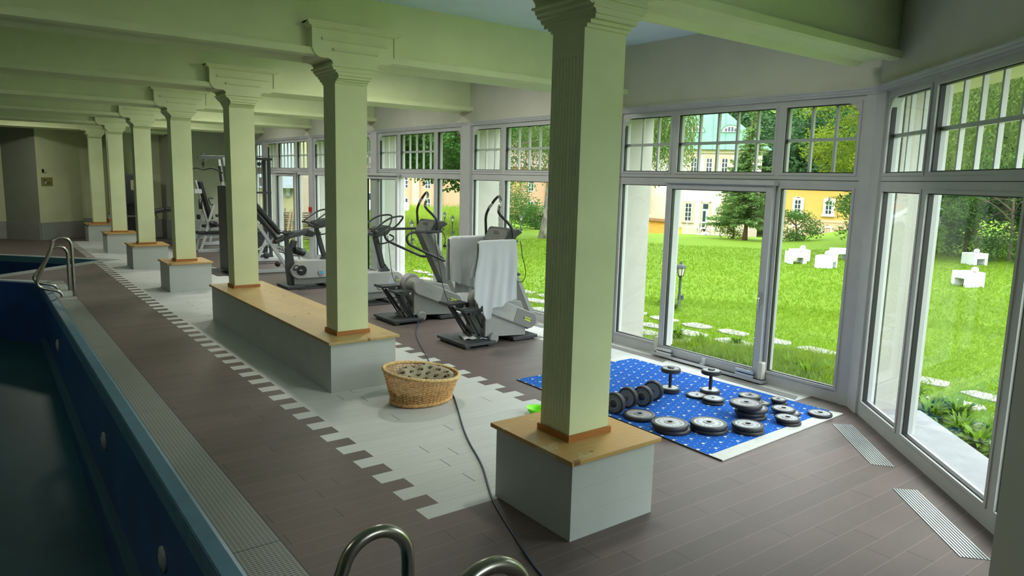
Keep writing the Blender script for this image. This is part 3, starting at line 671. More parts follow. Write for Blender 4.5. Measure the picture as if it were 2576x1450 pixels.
def plate(R_, h, face, hole=0.026, letters=True, hub=True, label=None, two=False):
    """one weight plate, resting at z 0"""
    t = thing('weight_plate', label, 'weight plate', (0, 0, 0), 'loose weight plates on the blue rug')
    b = MB(); b.lathe([(hole, 0.004), (R_ - 0.012, 0.0), (R_ - 0.003, 0.004), (R_, 0.010), (R_, h - 0.010), (R_ - 0.004, h - 0.003), (R_ - 0.014, h), (R_ * 0.80, h), (R_ * 0.79, h - 0.004), (hole, h - 0.004), (hole, 0.004)], n=48); b.build('rubber_body', RUBBER, t, sharp=35)
    b = MB(); b.lathe([(hole + 0.001, h - 0.004), (hole + 0.001, h - 0.003), (R_ * 0.785, h - 0.003), (R_ * 0.785, h - 0.004)], n=48)
    b.build('face', face, t, sharp=35)
    b = MB(); b.lathe([(hole, h - 0.006), (hole, h + 0.002), (hole + 0.008, h + 0.003), (hole * 1.9, h + 0.0015), (hole * 2.0, h - 0.003)], n=32); b.build('hub_ring', FACED if face is FACE else FACEB, t, sharp=35)
    if letters:
        for st in (150, -30): ringtext('TECHNOGYM', R_ * 0.60, R_ * 0.20, h - 0.0026, 1, st, step=19.3).build('lettering', LETG, t)
    return t
PLT = {}
def place_plate(kind, x, y, z, rz, label, tilt=(0, 0)):
    spec = {'XL': (0.165, 0.038, FACE, 0.026, True), 'L': (0.140, 0.036, FACE, 0.026, True), 'Ld': (0.150, 0.042, FACED, 0.026, True), 'M': (0.112, 0.030, FACE, 0.026, True), 'Md': (0.112, 0.032, FACED, 0.022, False), 'S': (0.112, 0.024, FACE, 0.006, False), 'XS': (0.078, 0.030, FACED, 0.012, False)}[kind]
    if kind not in PLT: p = PLT[kind] = plate(*spec, label=label); p.location = (x, y, z)
    else: p = copy_tree(PLT[kind], loc=(x, y, z), label=label)
    p.rotation_euler = (tilt[0], tilt[1], rz); return p
ZR = 0.0135
PP = [('Ld', 2.085, 1.385, 0, 0.3, 'dull grey weight plate nearest the lying dumbbells, overlapping its front neighbour'),
 ('XL', 2.085, 0.985, 0, 1.0, 'lower plate of the leftmost stack of two large plates on the rug'), ('XL', 2.065, 1.00, 0.0385, 2.2, 'upper plate of the leftmost stack of two large plates, lettering showing'),
 ('XL', 2.365, 0.80, 0, 0.5, 'lower plate of the middle front stack of two large plates'), ('XL', 2.362, 0.805, 0.0385, 1.2, 'upper plate of the middle front stack of two large plates, light grey face'),
 ('L', 2.64, 0.585, 0, 1.5, 'lower plate of the front stack of two nearest the white rug strip'), ('L', 2.637, 0.59, 0.0365, 0.8, 'upper plate of the front stack of two nearest the white rug strip'),
 ('L', 3.01, 0.81, 0, 1.5, 'bottom plate of the tall stack of four plates'), ('L', 2.995, 0.82, 0.0365, 0.4, 'second plate from the bottom of the tall stack of four'), ('L', 3.01, 0.80, 0.073, 0.9, 'third plate from the bottom of the tall stack of four'), ('Ld', 2.955, 0.84, 0.1095, 1.9, 'wide dull grey plate lying across the top of the tall stack of four'),
 ('M', 3.16, 0.51, 0, 0.2, 'lower plate of the pair beside the white rug strip'), ('M', 3.15, 0.52, 0.0305, 1.2, 'upper plate of the pair beside the white rug strip'),
 ('M', 3.40, 0.665, 0, 0.2, 'lower plate of the pair behind the one beside the white strip'), ('M', 3.365, 0.70, 0.0305, 2.2, 'upper plate of the pair behind the one beside the white strip'),
 ('M', 3.635, 0.475, 0, 0.4, 'medium plate lying at the far right corner of the rug, half on the white strip'),
 ('XS', 3.60, 0.89, 0, 0.4, 'lower of the two smallest dark plates stacked near the window'), ('XS', 3.59, 0.90, 0.034, 1.4, 'upper of the two smallest dark plates stacked near the window'),
 ('S', 3.07, 1.30, 0, 0.4, 'lower of the two thin plates stacked right of the upright dumbbell'), ('S', 3.08, 1.31, 0.0265, 1.4, 'upper thin plate with a bright face, right of the upright dumbbell'),
 ('S', 3.105, 1.53, 0, 0.4, 'single thin plate with a bright face touching the right upright dumbbell'),
 ('Md', 3.46, 1.13, 0, 0.4, 'lower dull plate behind the tall stack'), ('Md', 3.45, 1.14, 0.0325, 1.4, 'upper dull plate behind the tall stack'), ('XS', 3.44, 0.985, 0, 0.1, 'smallest dark plate tucked beside the tall stack, right of it')]
for kd, x, y, z, rz, lab in PP: place_plate(kd, x, y, ZR + z + 0.0005, rz, lab)
b = MB(); b.box((-0.03, -0.004, 0), (0.03, 0.004, 0.001))

# dumbbells
def dumbbell(R_, h, L, label, letters=True):
    """axis along z, standing on one disc"""
    t = thing('dumbbell', label, 'dumbbell', (0, 0, 0), 'heavy round-head dumbbells on the blue rug')
    b = MB(); b.lathe([(0.0, h - 0.002), (0.018, h - 0.002), (0.0165, h + 0.01), (0.019, L / 2), (0.0165, L - h - 0.01), (0.018, L - h + 0.002), (0, L - h + 0.002)], n=20); b.build('bar', BLACKP, t)
    for e in (0, 1):
        z0 = 0 if e == 0 else L - h; half = h / 2
        pr = [(0, 0.002), (R_ * 0.78, 0.002), (R_ * 0.80, 0.0), (R_ - 0.01, 0.0), (R_, 0.008), (R_, half - 0.003), (R_ - 0.004, half), (R_, half + 0.003), (R_, h - 0.008), (R_ - 0.01, h), (R_ * 0.8, h), (R_ * 0.78, h - 0.003), (0, h - 0.003)]
        b = MB(); b.lathe([(r_, z0 + z) for r_, z in pr], n=44); d = b.build('disc', RUBBER, t, sharp=35)
        b = MB(); f0 = z0 + 0.0015 if e == 0 else z0 + h - 0.0025; 
        for zz in (z0 + 0.001, z0 + h - 0.003):
            b.lathe([(0, zz + 0.002), (R_ * 0.775, zz + 0.002), (R_ * 0.775, zz), (0, zz)], n=44)
        b.build('disc_face', FACE if letters == 'light' else FACEB, d, sharp=35)
        zz = (z0 - 0.006, z0 + 0.0012) if e == 0 else (z0 + h - 0.001, z0 + h + 0.008)
        b = MB(); b.lathe([(0, zz[0]), (0.036, zz[0]), (0.038, (zz[0] + zz[1]) / 2), (0.038, zz[1]), (0, zz[1])], n=28); b.build('end_cap', RUBBER, d)
        if letters:
            for st in (150, -30):
                if e == 0: mb = ringtext('TECHNOGYM', R_ * 0.60, R_ * 0.21, 0.0, 1, st, step=19.3); mb.xf(Matrix.Translation((0, 0, z0 + 0.0008)) @ Matrix.Rotation(PI, 4, 'X'))
                else: mb = ringtext('TECHNOGYM', R_ * 0.60, R_ * 0.21, z0 + h - 0.0004, 1, st, step=19.3)
                mb.build('lettering', LETL if letters != 'light' else LETG, d)
    return t
d0 = dumbbell(0.103, 0.046, 0.255, 'left one of the two dumbbells standing upright on the rug', 'light'); d0.location = (2.985, 1.795, ZR + 0.007)
d1 = copy_tree(d0, loc=(3.295, 1.515, ZR + 0.007), label='right one of the two dumbbells standing upright, near the window')
d2 = dumbbell(0.104, 0.056, 0.30, 'dumbbell lying on its side next to the upright one, lettered disc towards the pillar')
d2.rotation_euler = (0, PI / 2, R(25)); d2.location = (2.345, 1.60, ZR + 0.1045); d2.rotation_euler = Euler((0, PI / 2, R(18)))
d3 = copy_tree(d2, loc=(1.945, 1.59, ZR + 0.1045), label='dumbbell lying on its side partly hidden by the nearest pillar'); d3.rotation_euler = Euler((0, PI / 2, R(14)))

# floor grilles
GRM = mat('grille_aluminium', (0.62, 0.64, 0.66), 0.35, 0.7); GRD = mat('grille_gap', (0.02, 0.02, 0.022), 0.7)
def grille(P, label, n=9, mat1=None, grp='slotted floor grilles along the windows'):
    A, B, C_, D_ = [Vector((*p, 0)) for p in P]      # A-B near edge pair at one end (width), D-C at other end
    o = (A + C_) / 2; t = thing('floor_grille', label, 'floor grille', (o.x, o.y, 0), grp)
    b = MB(); b.prism([tuple(p + Vector((0, 0, 0.0005))) for p in (A, B, C_, D_)], (0, 0, 0.001)); b.build('gap_plate', GRD, t)
    b = MB()
    for i in range(n):
        f0 = (i + 0.18) / n; f1 = (i + 0.74) / n
        q = [A.lerp(B, f0), A.lerp(B, f1), D_.lerp(C_, f1), D_.lerp(C_, f0)]
        b.prism([tuple(p + Vector((0, 0, 0.0016))) for p in q], (0, 0, 0.0026))
    b.build('slats', mat1 or GRM, t); return t
grille([(3.53, 0.29), (3.67, 0.17), (2.96, -0.56), (2.85, -0.42)], 'slanted bright slotted grille just beyond the rug corner, by the angled window')
grille([(2.52, -0.75), (2.65, -0.87), (1.97, -1.60), (1.85, -1.47)], 'slanted bright slotted grille nearest the bottom right corner, by the angled window')
gm = mat('dull_grille', (0.30, 0.29, 0.29), 0.6)
for y0, y1, lab in ((2.72, 4.6, 'long dull grille in the white floor strip behind the nearest pillar'), (0.92, 2.02, 'long dull grille in the white floor strip beside the two upright dumbbells'), (5.1, 6.9, 'long dull grille in the white floor strip behind the climbing machines')):
    grille([(3.93, y1), (4.06, y1 + 0.1), (4.06, y0 + 0.05), (3.93, y0)], lab, 8, gm)

# wicker dog basket and paw-print cushion
WICK = mat('honey_wicker', (0.66, 0.38, 0.15), 0.5, var=0.3, scale=30); WICK2 = mat('pale_wicker_rim', (0.72, 0.50, 0.22), 0.5, var=0.3, scale=40)
bc = Vector((0.66, 2.98, 0)); br = R(8)
def bk(a, t, off=0.0):
    """basket wall: a angle, t height 0..1"""
    rx = 0.315 + 0.085 * t + off; ry = 0.24 + 0.075 * t + off
    dip = 0.5 * (1 + math.cos(a - R(-30)))           # lowest at the front entrance
    hh = 0.335 - 0.115 * dip
    x = rx * math.cos(a); y = ry * math.sin(a)
    return Vector((bc.x + x * math.cos(br) - y * math.sin(br), bc.y + x * math.sin(br) + y * math.cos(br), 0.012 + hh * t))
t = thing('dog_basket', 'oval honey-coloured wicker dog basket on the white floor planks', 'basket', (bc.x, bc.y, 0))
b = MB(); NS = 52; NR = 21
for j in range(NR):
    P = []
    for i in range(NS * 4):
        a = 2 * PI * i / (NS * 4); ph = (i / 4 * PI) + (j % 2) * PI
        P.append(bk(a, 0.05 + 0.90 * j / (NR - 1), 0.0055 * math.cos(ph)))
    b.tube(P, 0.0047, 5, closed=True)
b.build('weave', WICK, t)
b = MB()
for i in range(NS):
    a = 2 * PI * i / NS; b.tube([bk(a, s_ / 4) for s_ in range(5)], 0.0036, 5)
b.build('stakes', WICK, t)
b = MB()
for q in range(3):
    P = []
    for i in range(160):
        a = 2 * PI * i / 160; ph = 30 * a + q * 2.09; p = bk(a, 1.0, 0.010 * math.cos(ph)); p.z += 0.006 + 0.010 * math.sin(ph); P.append(p)
    b.tube(P, 0.0085, 6, closed=True)
b.build('braided_rim', WICK2, t)
b = MB()
for q in range(3):
    P = []
    for i in range(140):
        a = 2 * PI * i / 140; ph = 26 * a + q * 2.09; p = bk(a, 0.0, 0.008 + 0.010 * math.cos(ph)); p.z = 0.024 + 0.013 * math.sin(ph); P.append(p)
    b.tube(P, 0.0095, 6, closed=True)
b.build('braided_foot', WICK, t)
b = MB(); b.add([tuple(bk(2 * PI * i / 48, 0.02)) for i in range(48)], [tuple(range(48))]); b.build('base', WICK, t)
def paw_mat():
    m = mat('paw_print_fleece', (0.36, 0.33, 0.24), 0.95, spec=0.1); n = N(m); x, y, z, o = n.xyz()
    uvn = m.node_tree.nodes.new('ShaderNodeUVMap'); uu, vv, _, _ = n.xyz(uvn.outputs[0])
    def cell(cu, cv): pass
    row = n.v('FLOOR', vv); par = n.v('ABSOLUTE', n.v('MODULO', row, 2.0)); u2 = n.v('ADD', uu, n.v('MULTIPLY', par, 0.5)); col = n.v('FLOOR', u2)
    fu = n.v('SUBTRACT', n.v('FRACT', u2), 0.5); fv = n.v('SUBTRACT', n.v('FRACT', vv), 0.5); an = n.v('MULTIPLY', n.v('SUBTRACT', n.white(row, col), 0.5), 2.2)
    c_, s_ = n.v('COSINE', an), n.v('SINE', an)
    x2 = n.v('SUBTRACT', n.v('MULTIPLY', fu, c_), n.v('MULTIPLY', fv, s_)); y2 = n.v('ADD', n.v('MULTIPLY', fu, s_), n.v('MULTIPLY', fv, c_))
    tot = None
    for px, py, rx, ry in ((0, -0.10, 0.17, 0.14), (-0.20, 0.08, 0.065, 0.09), (-0.075, 0.19, 0.065, 0.095), (0.075, 0.19, 0.065, 0.095), (0.20, 0.08, 0.065, 0.09)):
        a = n.v('DIVIDE', n.v('SUBTRACT', x2, px), rx); e = n.v('DIVIDE', n.v('SUBTRACT', y2, py), ry)
        k = n.v('LESS_THAN', n.v('ADD', n.v('MULTIPLY', a, a), n.v('MULTIPLY', e, e)), 1.0); tot = k if tot is None else n.v('MAXIMUM', tot, k)
    c = n.mix(tot, n.mix(n.noise(o, 12), (0.30, 0.27, 0.19), (0.42, 0.38, 0.28)), (0.012, 0.011, 0.010)); n.out(c); n.bump(n.noise(o, 90), 0.3); return m
def cushion():
    NU, NV = 64, 20; vs = []; uv = []
    for j in range(NV + 1):
        for i in range(NU):
            a = 2 * PI * i / NU; t_ = j / NV
            # soft bed liner: rises along the right side of the basket, folds
            rad = t_; up = 0.5 * (1 + math.cos(a - R(10)))
            zz = 0.075 + 0.055 * math.sin(t_ * PI * 0.5) + (0.5 * (1 + math.cos(a - R(45)))) * 0.17 * max(0, t_ - 0.25) / 0.75
            zz += 0.018 * math.sin(9 * a + 6 * t_) * t_ + 0.012 * math.sin(17 * a + 3) * t_ * t_; zz = min(zz, bk(a, 1.0).z + 0.012)
            bxy = bk(a, min(0.9, 0.1 + 0.6 * t_), -0.03); x = bc.x + (bxy.x - bc.x) * rad; y = bc.y + (bxy.y - bc.y) * rad
            vs.append((x, y, zz)); uv.append(((x - bc.x) / 0.10, (y - bc.y) / 0.10 + zz / 0.07))
    fs = [(j * NU + i, j * NU + (i + 1) % NU, (j + 1) * NU + (i + 1) % NU, (j + 1) * NU + i) for j in range(NV) for i in range(NU)]
    b = MB(); b.add(vs, fs, 0, True); o = b.build('cushion', paw_mat(), org=(bc.x, bc.y, 0.03), solid=0.012)
    ul = o.data.uv_layers.new(name='UVMap')
    for l in o.data.loops: ul.data[l.index].uv = uv[l.vertex_index]
    return o
tag(cushion(), 'beige fleece cushion with black paw prints inside the wicker basket', 'cushion')

# green bowl, bottle, cable, cloth
GB = mat('bright_green_silicone', (0.22, 0.80, 0.02), 0.4)
b = MB(); pr = [(0.0, 0.004), (0.055, 0.004), (0.06, 0.02), (0.072, 0.026), (0.066, 0.034), (0.080, 0.040), (0.075, 0.047), (0.086, 0.058), (0.096, 0.062), (0.096, 0.066), (0.084, 0.064), (0.072, 0.050), (0.062, 0.03), (0.05, 0.012), (0, 0.010)]
b.lathe(pr, (1.355, 2.02, 0), n=40); tag(b.build('pet_bowl', GB, sharp=50), 'bright green folding pet bowl on the floor just behind the nearest pillar box', 'bowl')
t = thing('bottle', 'clear plastic drink bottle with red label standing on the farthest pillar box', 'bottle', (0.62, 22.22, 0.532))
CLR = mat('clear_plastic', (0.75, 0.8, 0.78), 0.15); CLR.node_tree.nodes['Principled BSDF'].inputs['Transmission Weight'].default_value = 0.7
c_ = (0.62, 22.22, 0.532)
b = MB(); b.lathe([(0, 0), (0.036, 0.0), (0.042, 0.01), (0.042, 0.15), (0.038, 0.20), (0.018, 0.26), (0.014, 0.285), (0, 0.285)], c_, n=20); b.build('body', CLR, t)
b = MB(); b.lathe([(0.0425, 0.05), (0.0432, 0.052), (0.0432, 0.13), (0.0425, 0.132)], c_, n=20); b.build('label_band', mat('red_label', (0.55, 0.06, 0.03), 0.5), t)
b = MB(); b.lathe([(0, 0.30), (0.016, 0.30), (0.016, 0.272), (0, 0.272)], c_, n=16); b.build('cap', BLACKP, t)
NAVY = mat('dark_blue_cable', (0.02, 0.045, 0.10), 0.45)
CP = [(2.44, 6.55, 0.30), (2.47, 6.50, 0.17), (2.50, 6.40, 0.075), (2.46, 6.20, 0.015), (2.2, 5.85, 0.008), (1.92, 5.3, 0.008), (1.6, 4.5, 0.008), (1.26, 3.76, 0.008), (1.14, 3.4, 0.008), (1.035, 3.0, 0.008), (0.88, 2.68, 0.008), (0.45, 1.86, 0.008), (0.24, 1.30, 0.008), (0.05, 0.95, 0.008), (-0.07, 0.72, 0.008), (-0.18, 0.42, 0.008), (-0.30, 0.08, 0.008), (-0.39, -0.19, 0.008), (-0.46, -0.7, 0.008), (-0.4, -1.6, 0.008), (-0.1, -2.4, 0.008)]
b = MB(); b.tube(smooth(CP, 3), 0.0075, 8); tag(b.build('power_cable', NAVY), 'dark blue cable running across the floor past the basket and nearest pillar', 'cable')

# red call point on a window post; wall sign and switch
b = MB(); yb = posts[3]; b.box((4.115, yb - 0.05, 1.24), (4.165, yb + 0.05, 1.36)); b.box((4.111, yb - 0.035, 1.26), (4.116, yb + 0.035, 1.34))
tag(b.build('fire_call_point', mat('red_plastic', (0.55, 0.02, 0.015), 0.4), bevel=0.004), 'small red fire alarm call point on a white window post', 'alarm button')
A_, B_ = Vector((-1.14, 22.88, 0)), Vector((0.09, 23.83, 0)); dw = (B_ - A_).normalized(); nw = Vector((dw.y, -dw.x, 0))
def wq(s_, z, w_=0.0): return tuple(A_ + dw * s_ + nw * w_ + Vector((0, 0, z)))
t = thing('wall_notice', 'small olive notice board with dark writing on the far wall corner', 'sign', wq(0.32, 1.65, 0.01))
b = MB(); b.prism([wq(0.12, 1.64, 0.003), wq(0.50, 1.64, 0.003), wq(0.50, 1.89, 0.003), wq(0.12, 1.89, 0.003)], nw * 0.015); b.build('board', mat('olive_board', (0.20, 0.20, 0.07), 0.7), t)
b = MB()
for s0, s1, z0, z1 in ((0.20, 0.28, 1.79, 1.815), (0.30, 0.44, 1.725, 1.745), (0.21, 0.44, 1.69, 1.70)): b.prism([wq(s0, z0, 0.018), wq(s1, z0, 0.018), wq(s1, z1, 0.018), wq(s0, z1, 0.018)], nw * 0.002)
b.build('dark_marks', BLACKP, t)
b = MB(); b.prism([wq(0.22, 1.70, 0.018), wq(0.29, 1.70, 0.018), wq(0.29, 1.77, 0.018), wq(0.25, 1.78, 0.018)], nw * 0.002); b.build('pale_mark', FACE, t)
t = thing('wall_switch', 'dark and pale wall switch above the small notice board', 'switch', wq(0.22, 2.04, 0.01))
b = MB(); b.prism([wq(0.15, 2.04, 0.002), wq(0.31, 2.04, 0.002), wq(0.31, 2.14, 0.002), wq(0.15, 2.14, 0.002)], nw * 0.02); b.build('plate', WALLM, t)
b = MB(); b.prism([wq(0.15, 2.04, 0.022), wq(0.22, 2.04, 0.022), wq(0.22, 2.14, 0.022), wq(0.15, 2.14, 0.022)], nw * 0.01); b.build('rocker', BLACKP, t)
# dark glazed cabinet with a paper notice, standing against the far wall
t = thing('steel_cabinet', 'tall narrow dark glazed cabinet with a paper notice, far behind the pillars', 'cabinet', (1.32, 22.3, 0))
CF = mat('grey_cabinet_frame', (0.12, 0.125, 0.12), 0.5)
b = MB(); x0, x1, y0, y1 = 1.05, 1.75, 22.2, 22.75
for xa, xb in ((x0, x0 + 0.06), (x1 - 0.06, x1)): b.box((xa, y0, 0), (xb, y1, 2.05))
b.box((x0 + 0.06, y0, 1.99), (x1 - 0.06, y1, 2.05)); b.box((x0 + 0.06, y0, 0.72), (x1 - 0.06, y1, 0.77)); b.box((x0 + 0.06, y0, 0), (x1 - 0.06, y1, 0.06)); b.box((x0 + 0.06, y1 - 0.03, 0.06), (x1 - 0.06, y1, 1.99)); b.build('frame', CF, t)
b = MB(); b.box((x0 + 0.06, y0 + 0.012, 0.06), (x1 - 0.06, y0 + 0.018, 1.99)); b.build('dark_glass', mat('dark_glass', (0.012, 0.013, 0.014), 0.1), t)
b = MB(); b.box((x0 + 0.20, y0 + 0.002, 1.56), (x0 + 0.36, y0 + 0.011, 1.87)); b.build('paper_notice', mat('yellowed_paper', (0.55, 0.52, 0.33), 0.8), t)

# ================================================================ GYM MACHINES
MG = mat('machine_grey', (0.30, 0.30, 0.305), 0.42, var=0.04, scale=6)
MGL = mat('machine_light_grey', (0.38, 0.38, 0.385), 0.4, var=0.04, scale=6)
MGD = mat('machine_dark_grey', (0.20, 0.20, 0.205), 0.45)
CHAR = mat('charcoal_steel', (0.035, 0.038, 0.045), 0.42)
COLM = mat('column_bronze_grey', (0.15, 0.15, 0.148), 0.4)
PLATEM = mat('base_plate_charcoal', (0.05, 0.055, 0.062), 0.5, var=0.15, scale=20)
TUBEB = mat('black_tube', (0.025, 0.027, 0.03), 0.3)
LIME = mat('lime_badge', (0.62, 0.72, 0.10), 0.5)
SILV = mat('silver_frame', (0.5, 0.52, 0.56), 0.38, 0.35)
VINYL = mat('black_vinyl', (0.016, 0.017, 0.02), 0.38, bump=0.05, bscale=80)
VINYLG = mat('charcoal_vinyl', (0.035, 0.038, 0.045), 0.4, bump=0.05, bscale=80)
def capsule(c1, c2, r, y, n=14, r2=None):
    c1 = Vector(c1); c2 = Vector(c2); d = c2 - c1; a = math.degrees(math.atan2(d.y, d.x)); r2 = r2 or r
    return [(x, y, z) for x, z in arc(c1, r, a + 90, a + 270, n) + arc(c2, r2, a - 90, a + 90, n)]
def RX(x, y, z, ry=0):   # lettering matrix: text lying in a plane facing -Y, tilted by ry in that plane
    return Matrix.Translation((x, y, z)) @ Matrix.Rotation(ry, 4, 'Y') @ Matrix.Rotation(PI / 2, 4, 'X')
def pad(b, p, q, w, h, n=1, yax=(0, 1, 0)): return b.bar(p, q, w, h, up=Vector(yax).cross(Vector(q) - Vector(p)), mi=0)

def climber(label):
    t = thing('climbing_machine', label, 'exercise machine', (2.75, 4.85, 0), 'grey climbing machines by the windows')
    b = MB(); b.box((2.17, 4.50, 0.035), (2.665, 5.20, 0.07)); b.box((2.20, 4.53, 0.0), (2.27, 5.17, 0.035)); b.box((2.57, 4.55, 0.0), (2.64, 5.15, 0.035)); b.build('front_foot_plate', PLATEM, t, bevel=0.004)
    b = MB(); b.box((3.00, 4.57, 0.02), (3.42, 5.12, 0.065)); b.box((3.04, 4.6, 0.0), (3.38, 5.09, 0.02)); b.build('rear_foot_plate', PLATEM, t, bevel=0.004)
    b = MB(); b.prism([(2.56, 4.615, 0.11), (3.24, 4.615, 0.065), (3.24, 4.615, 0.2), (3.24, 4.615, 0.22), (2.62, 4.615, 0.50), (2.56, 4.615, 0.50)], (0, 0.47, 0)); b.build('housing', MG, t, bevel=0.008)
    ang = -math.atan2(0.265, 0.63)
    c1, c2 = (2.66, 0.535), (3.29, 0.27)
    b = MB(); b.prism(capsule(c1, c2, 0.118, 4.585, r2=0.112), (0, 0.03, 0)); b.prism(capsule(c1, c2, 0.108, 4.578, r2=0.103), (0, 0.01, 0)); sc = b.build('side_cover', MGL, t, bevel=0.004)
    b = MB(); m1 = Vector((3.02, 0)); 
    P = [(3.005, 4.574, 0.275), (3.075, 4.574, 0.468)] + [(x, 4.574, z) for x, z in arc(c2, 0.1, 55, -113, 12)]
    P = [(3.00, 4.574, 0.283), (3.065, 4.574, 0.468)] + [(x, 4.574, z) for x, z in arc(c2, 0.103, 67, -113, 14)]
    b.prism(P, (0, 0.005, 0)); b.build('badge_panel', MGD, sc)
    text_mb('XTPRO', 0.085, 0.0018, RX(2.80, 4.577, 0.478, -ang), bold=0.001).build('raised_lettering', MGL, sc)
    q = MB(); Mx = Matrix.Translation((3.235, 4.570, 0.295)) @ Matrix.Rotation(-ang, 4, 'Y') 
    for x0, x1, z0, z1 in ((-0.058, 0.058, -0.004, 0.022), (-0.045, 0.062, -0.022, -0.004)): q.box((x0, 0, z0), (x1, 0.003, z1))
    q.xf(Mx); bd = q.build('badge', LIME, sc)
    text_mb('TECHNOGYM', 0.023, 0.0006, RX(3.232, 4.5693, 0.298, -ang), bold=0.0006).build('badge_lettering', BLACKP, sc)
    b = MB(); b.lathe([(0, 0), (0.145, 0.0), (0.165, 0.02), (0.165, 0.10), (0.15, 0.12), (0, 0.12)], (2.66, 4.86, 0.55), (0, 1, 0), 40, sm=True); b.lathe([(0, 0), (0.118, 0), (0.125, 0.24), (0, 0.24)], (2.665, 4.61, 0.54), (0, 1, 0), 32); b.build('flywheel_housing', MG, t, sharp=35)
    b = MB(); b.prism([(2.68, 4.70, 0.40), (3.30, 4.70, 0.36), (3.22, 4.70, 0.53), (2.72, 4.70, 0.63)], (0, 0.32, 0)); b.build('rear_housing', MG, t, bevel=0.015)
    b = MB(); b.lathe([(0, 0), (0.062, 0), (0.07, 0.008), (0.07, 0.05), (0, 0.05)], (2.675, 4.555, 0.09), (0, 1, 0), 32); b.build('transport_wheel_cover', MG, t, sharp=35)
    b = MB(); b.prism([(2.755, 4.76, 1.34), (2.965, 4.76, 1.34), (3.565, 4.76, 0.17), (3.39, 4.76, 0.10), (3.17, 4.76, 0.52)], (0, 0.18, 0)); cl = b.build('column', COLM, t, bevel=0.006)
    b = MB(); b.prism([(2.92, 4.755, 1.335), (2.97, 4.755, 1.335), (3.575, 4.755, 0.17), (3.52, 4.755, 0.14)], (0, 0.19, 0)); b.build('column_cover', MGL, cl, bevel=0.004)
    # console
    b = MB(); pr = [(2.835, 1.345), (2.93, 1.53), (2.96, 1.55), (3.03, 1.53), (3.05, 1.44), (3.0, 1.35)]
    b.prism([(x, 4.60, z) for x, z in pr], (0, 0.52, 0)); cs = b.build('console', CHAR, t, bevel=0.022)
    def face(u, v, o=0.002): return (2.838 + 0.092 * u - o * 0.89, 4.62 + 0.48 * v, 1.352 + 0.178 * u + o * 0.46)
    def fq(u0, v0, u1, v1, o): return [face(u0, v0, o), face(u0, v1, o), face(u1, v1, o), face(u1, v0, o)]
    b = MB(); b.prism([face(0.06, 0.02), face(0.06, 0.98), face(0.6, 0.99), face(0.88, 0.90), face(0.97, 0.7), face(0.97, 0.25), face(0.88, 0.08), face(0.6, 0.01)], (-0.003, 0, 0.0015)); b.build('key_panel', mat('key_panel', (0.085, 0.095, 0.095), 0.35), cs)
    b = MB(); b.prism([face(0.60, 0.38, 0.006), face(0.58, 0.62, 0.006), face(0.70, 0.72, 0.006), face(0.84, 0.66, 0.006), face(0.80, 0.45, 0.006)], (-0.002, 0, 0.001)); b.build('display', BLACKP, cs)
    b = MB()
    for i in range(4):
        for j in range(3): b.prism(fq(0.22 + 0.13 * i, 0.06 + 0.08 * j, 0.28 + 0.13 * i, 0.11 + 0.08 * j, 0.006), (-0.002, 0, 0.001))
    b.build('number_keys', mat('pale_keys', (0.2, 0.21, 0.2), 0.5), cs); b = MB()
    for j in range(5): b.prism(fq(0.14 + 0.06 * (j % 2), 0.42 + 0.09 * j, 0.18 + 0.06 * (j % 2), 0.48 + 0.09 * j, 0.006), (-0.002, 0, 0.001))
    kb = b.build('keypad', mat('pale_keys', (0.2, 0.21, 0.2), 0.5), cs)
    b = MB(); b.prism([(3.02, 4.64, 1.44), (3.03, 4.64, 1.53), (3.10, 4.64, 1.53), (3.17, 4.64, 1.485), (3.08, 4.64, 1.435)], (0, 0.34, 0)); b.build('bottle_tray', CHAR, cs, bevel=0.014)
    # handles
    H = [(2.91, 4.52, 1.38), (2.905, 4.52, 1.54), (2.84, 4.54, 1.63), (2.74, 4.6, 1.735), (2.745, 4.64, 1.79), (2.86, 4.74, 1.90), (2.89, 4.80, 1.955), (2.91, 4.87, 1.965), (2.91, 4.93, 1.93), (2.90, 4.98, 1.88), (2.90, 5.08, 1.79), (2.90, 5.15, 1.68), (2.93, 5.18, 1.54), (2.94, 5.18, 1.38)]
    b = MB(); b.tube(smooth(H, 2), 0.0185, 12); hb = b.build('handlebar', TUBEB, t)
    for p, q in (((2.79, 4.675, 1.83), (2.85, 4.725, 1.90)), ((2.902, 4.99, 1.87), (2.901, 5.07, 1.80))):
        b = MB(); b.tube([p, q], 0.0215, 12); b.build('pulse_grip', ALU, hb)
    for s in (-1, 1):
        yy = 4.85 + s * 0.35
        P = [(2.98, yy - s * 0.02, 1.385), (2.80, yy, 1.385), (2.48, yy, 1.385), (2.40, yy, 1.37), (2.36, yy, 1.30), (2.385, yy, 1.23), (2.44, yy, 1.185), (2.95, yy, 0.965), (3.02, yy, 0.935), (3.05, yy - s * 0.05, 0.935), (3.10, yy - s * 0.20, 0.95), (3.12, yy - s * 0.27, 0.96)]
        b = MB(); b.tube(smooth(P, 2), 0.0195, 12); b.tube([(2.95, yy, 1.385), (2.93, yy - s * 0.16, 1.40)], 0.017, 10); b.build('side_handrail', CHAR, t)
    # pedals and their arms
    for s, dx, dz in ((-1, 0.0, 0.0), (1, -0.06, 0.045)):
        y0, y1 = sorted((4.85 + s * 0.05, 4.85 + s * 0.27))
        b = MB(); b.box((2.20 + dx, y0, 0.475 + dz), (2.54 + dx, y1, 0.495 + dz)); b.box((2.20 + dx, y0, 0.495 + dz), (2.225 + dx, y1, 0.51 + dz)); b.box((2.34 + dx, y0 - 0.003, 0.43 + dz), (2.54 + dx, y0 + 0.02, 0.478 + dz)); b.box((2.34 + dx, y1 - 0.02, 0.43 + dz), (2.54 + dx, y1 + 0.003, 0.478 + dz))
        pd = b.build('pedal', CHAR, t, bevel=0.003)
        ym = (y0 + y1) / 2
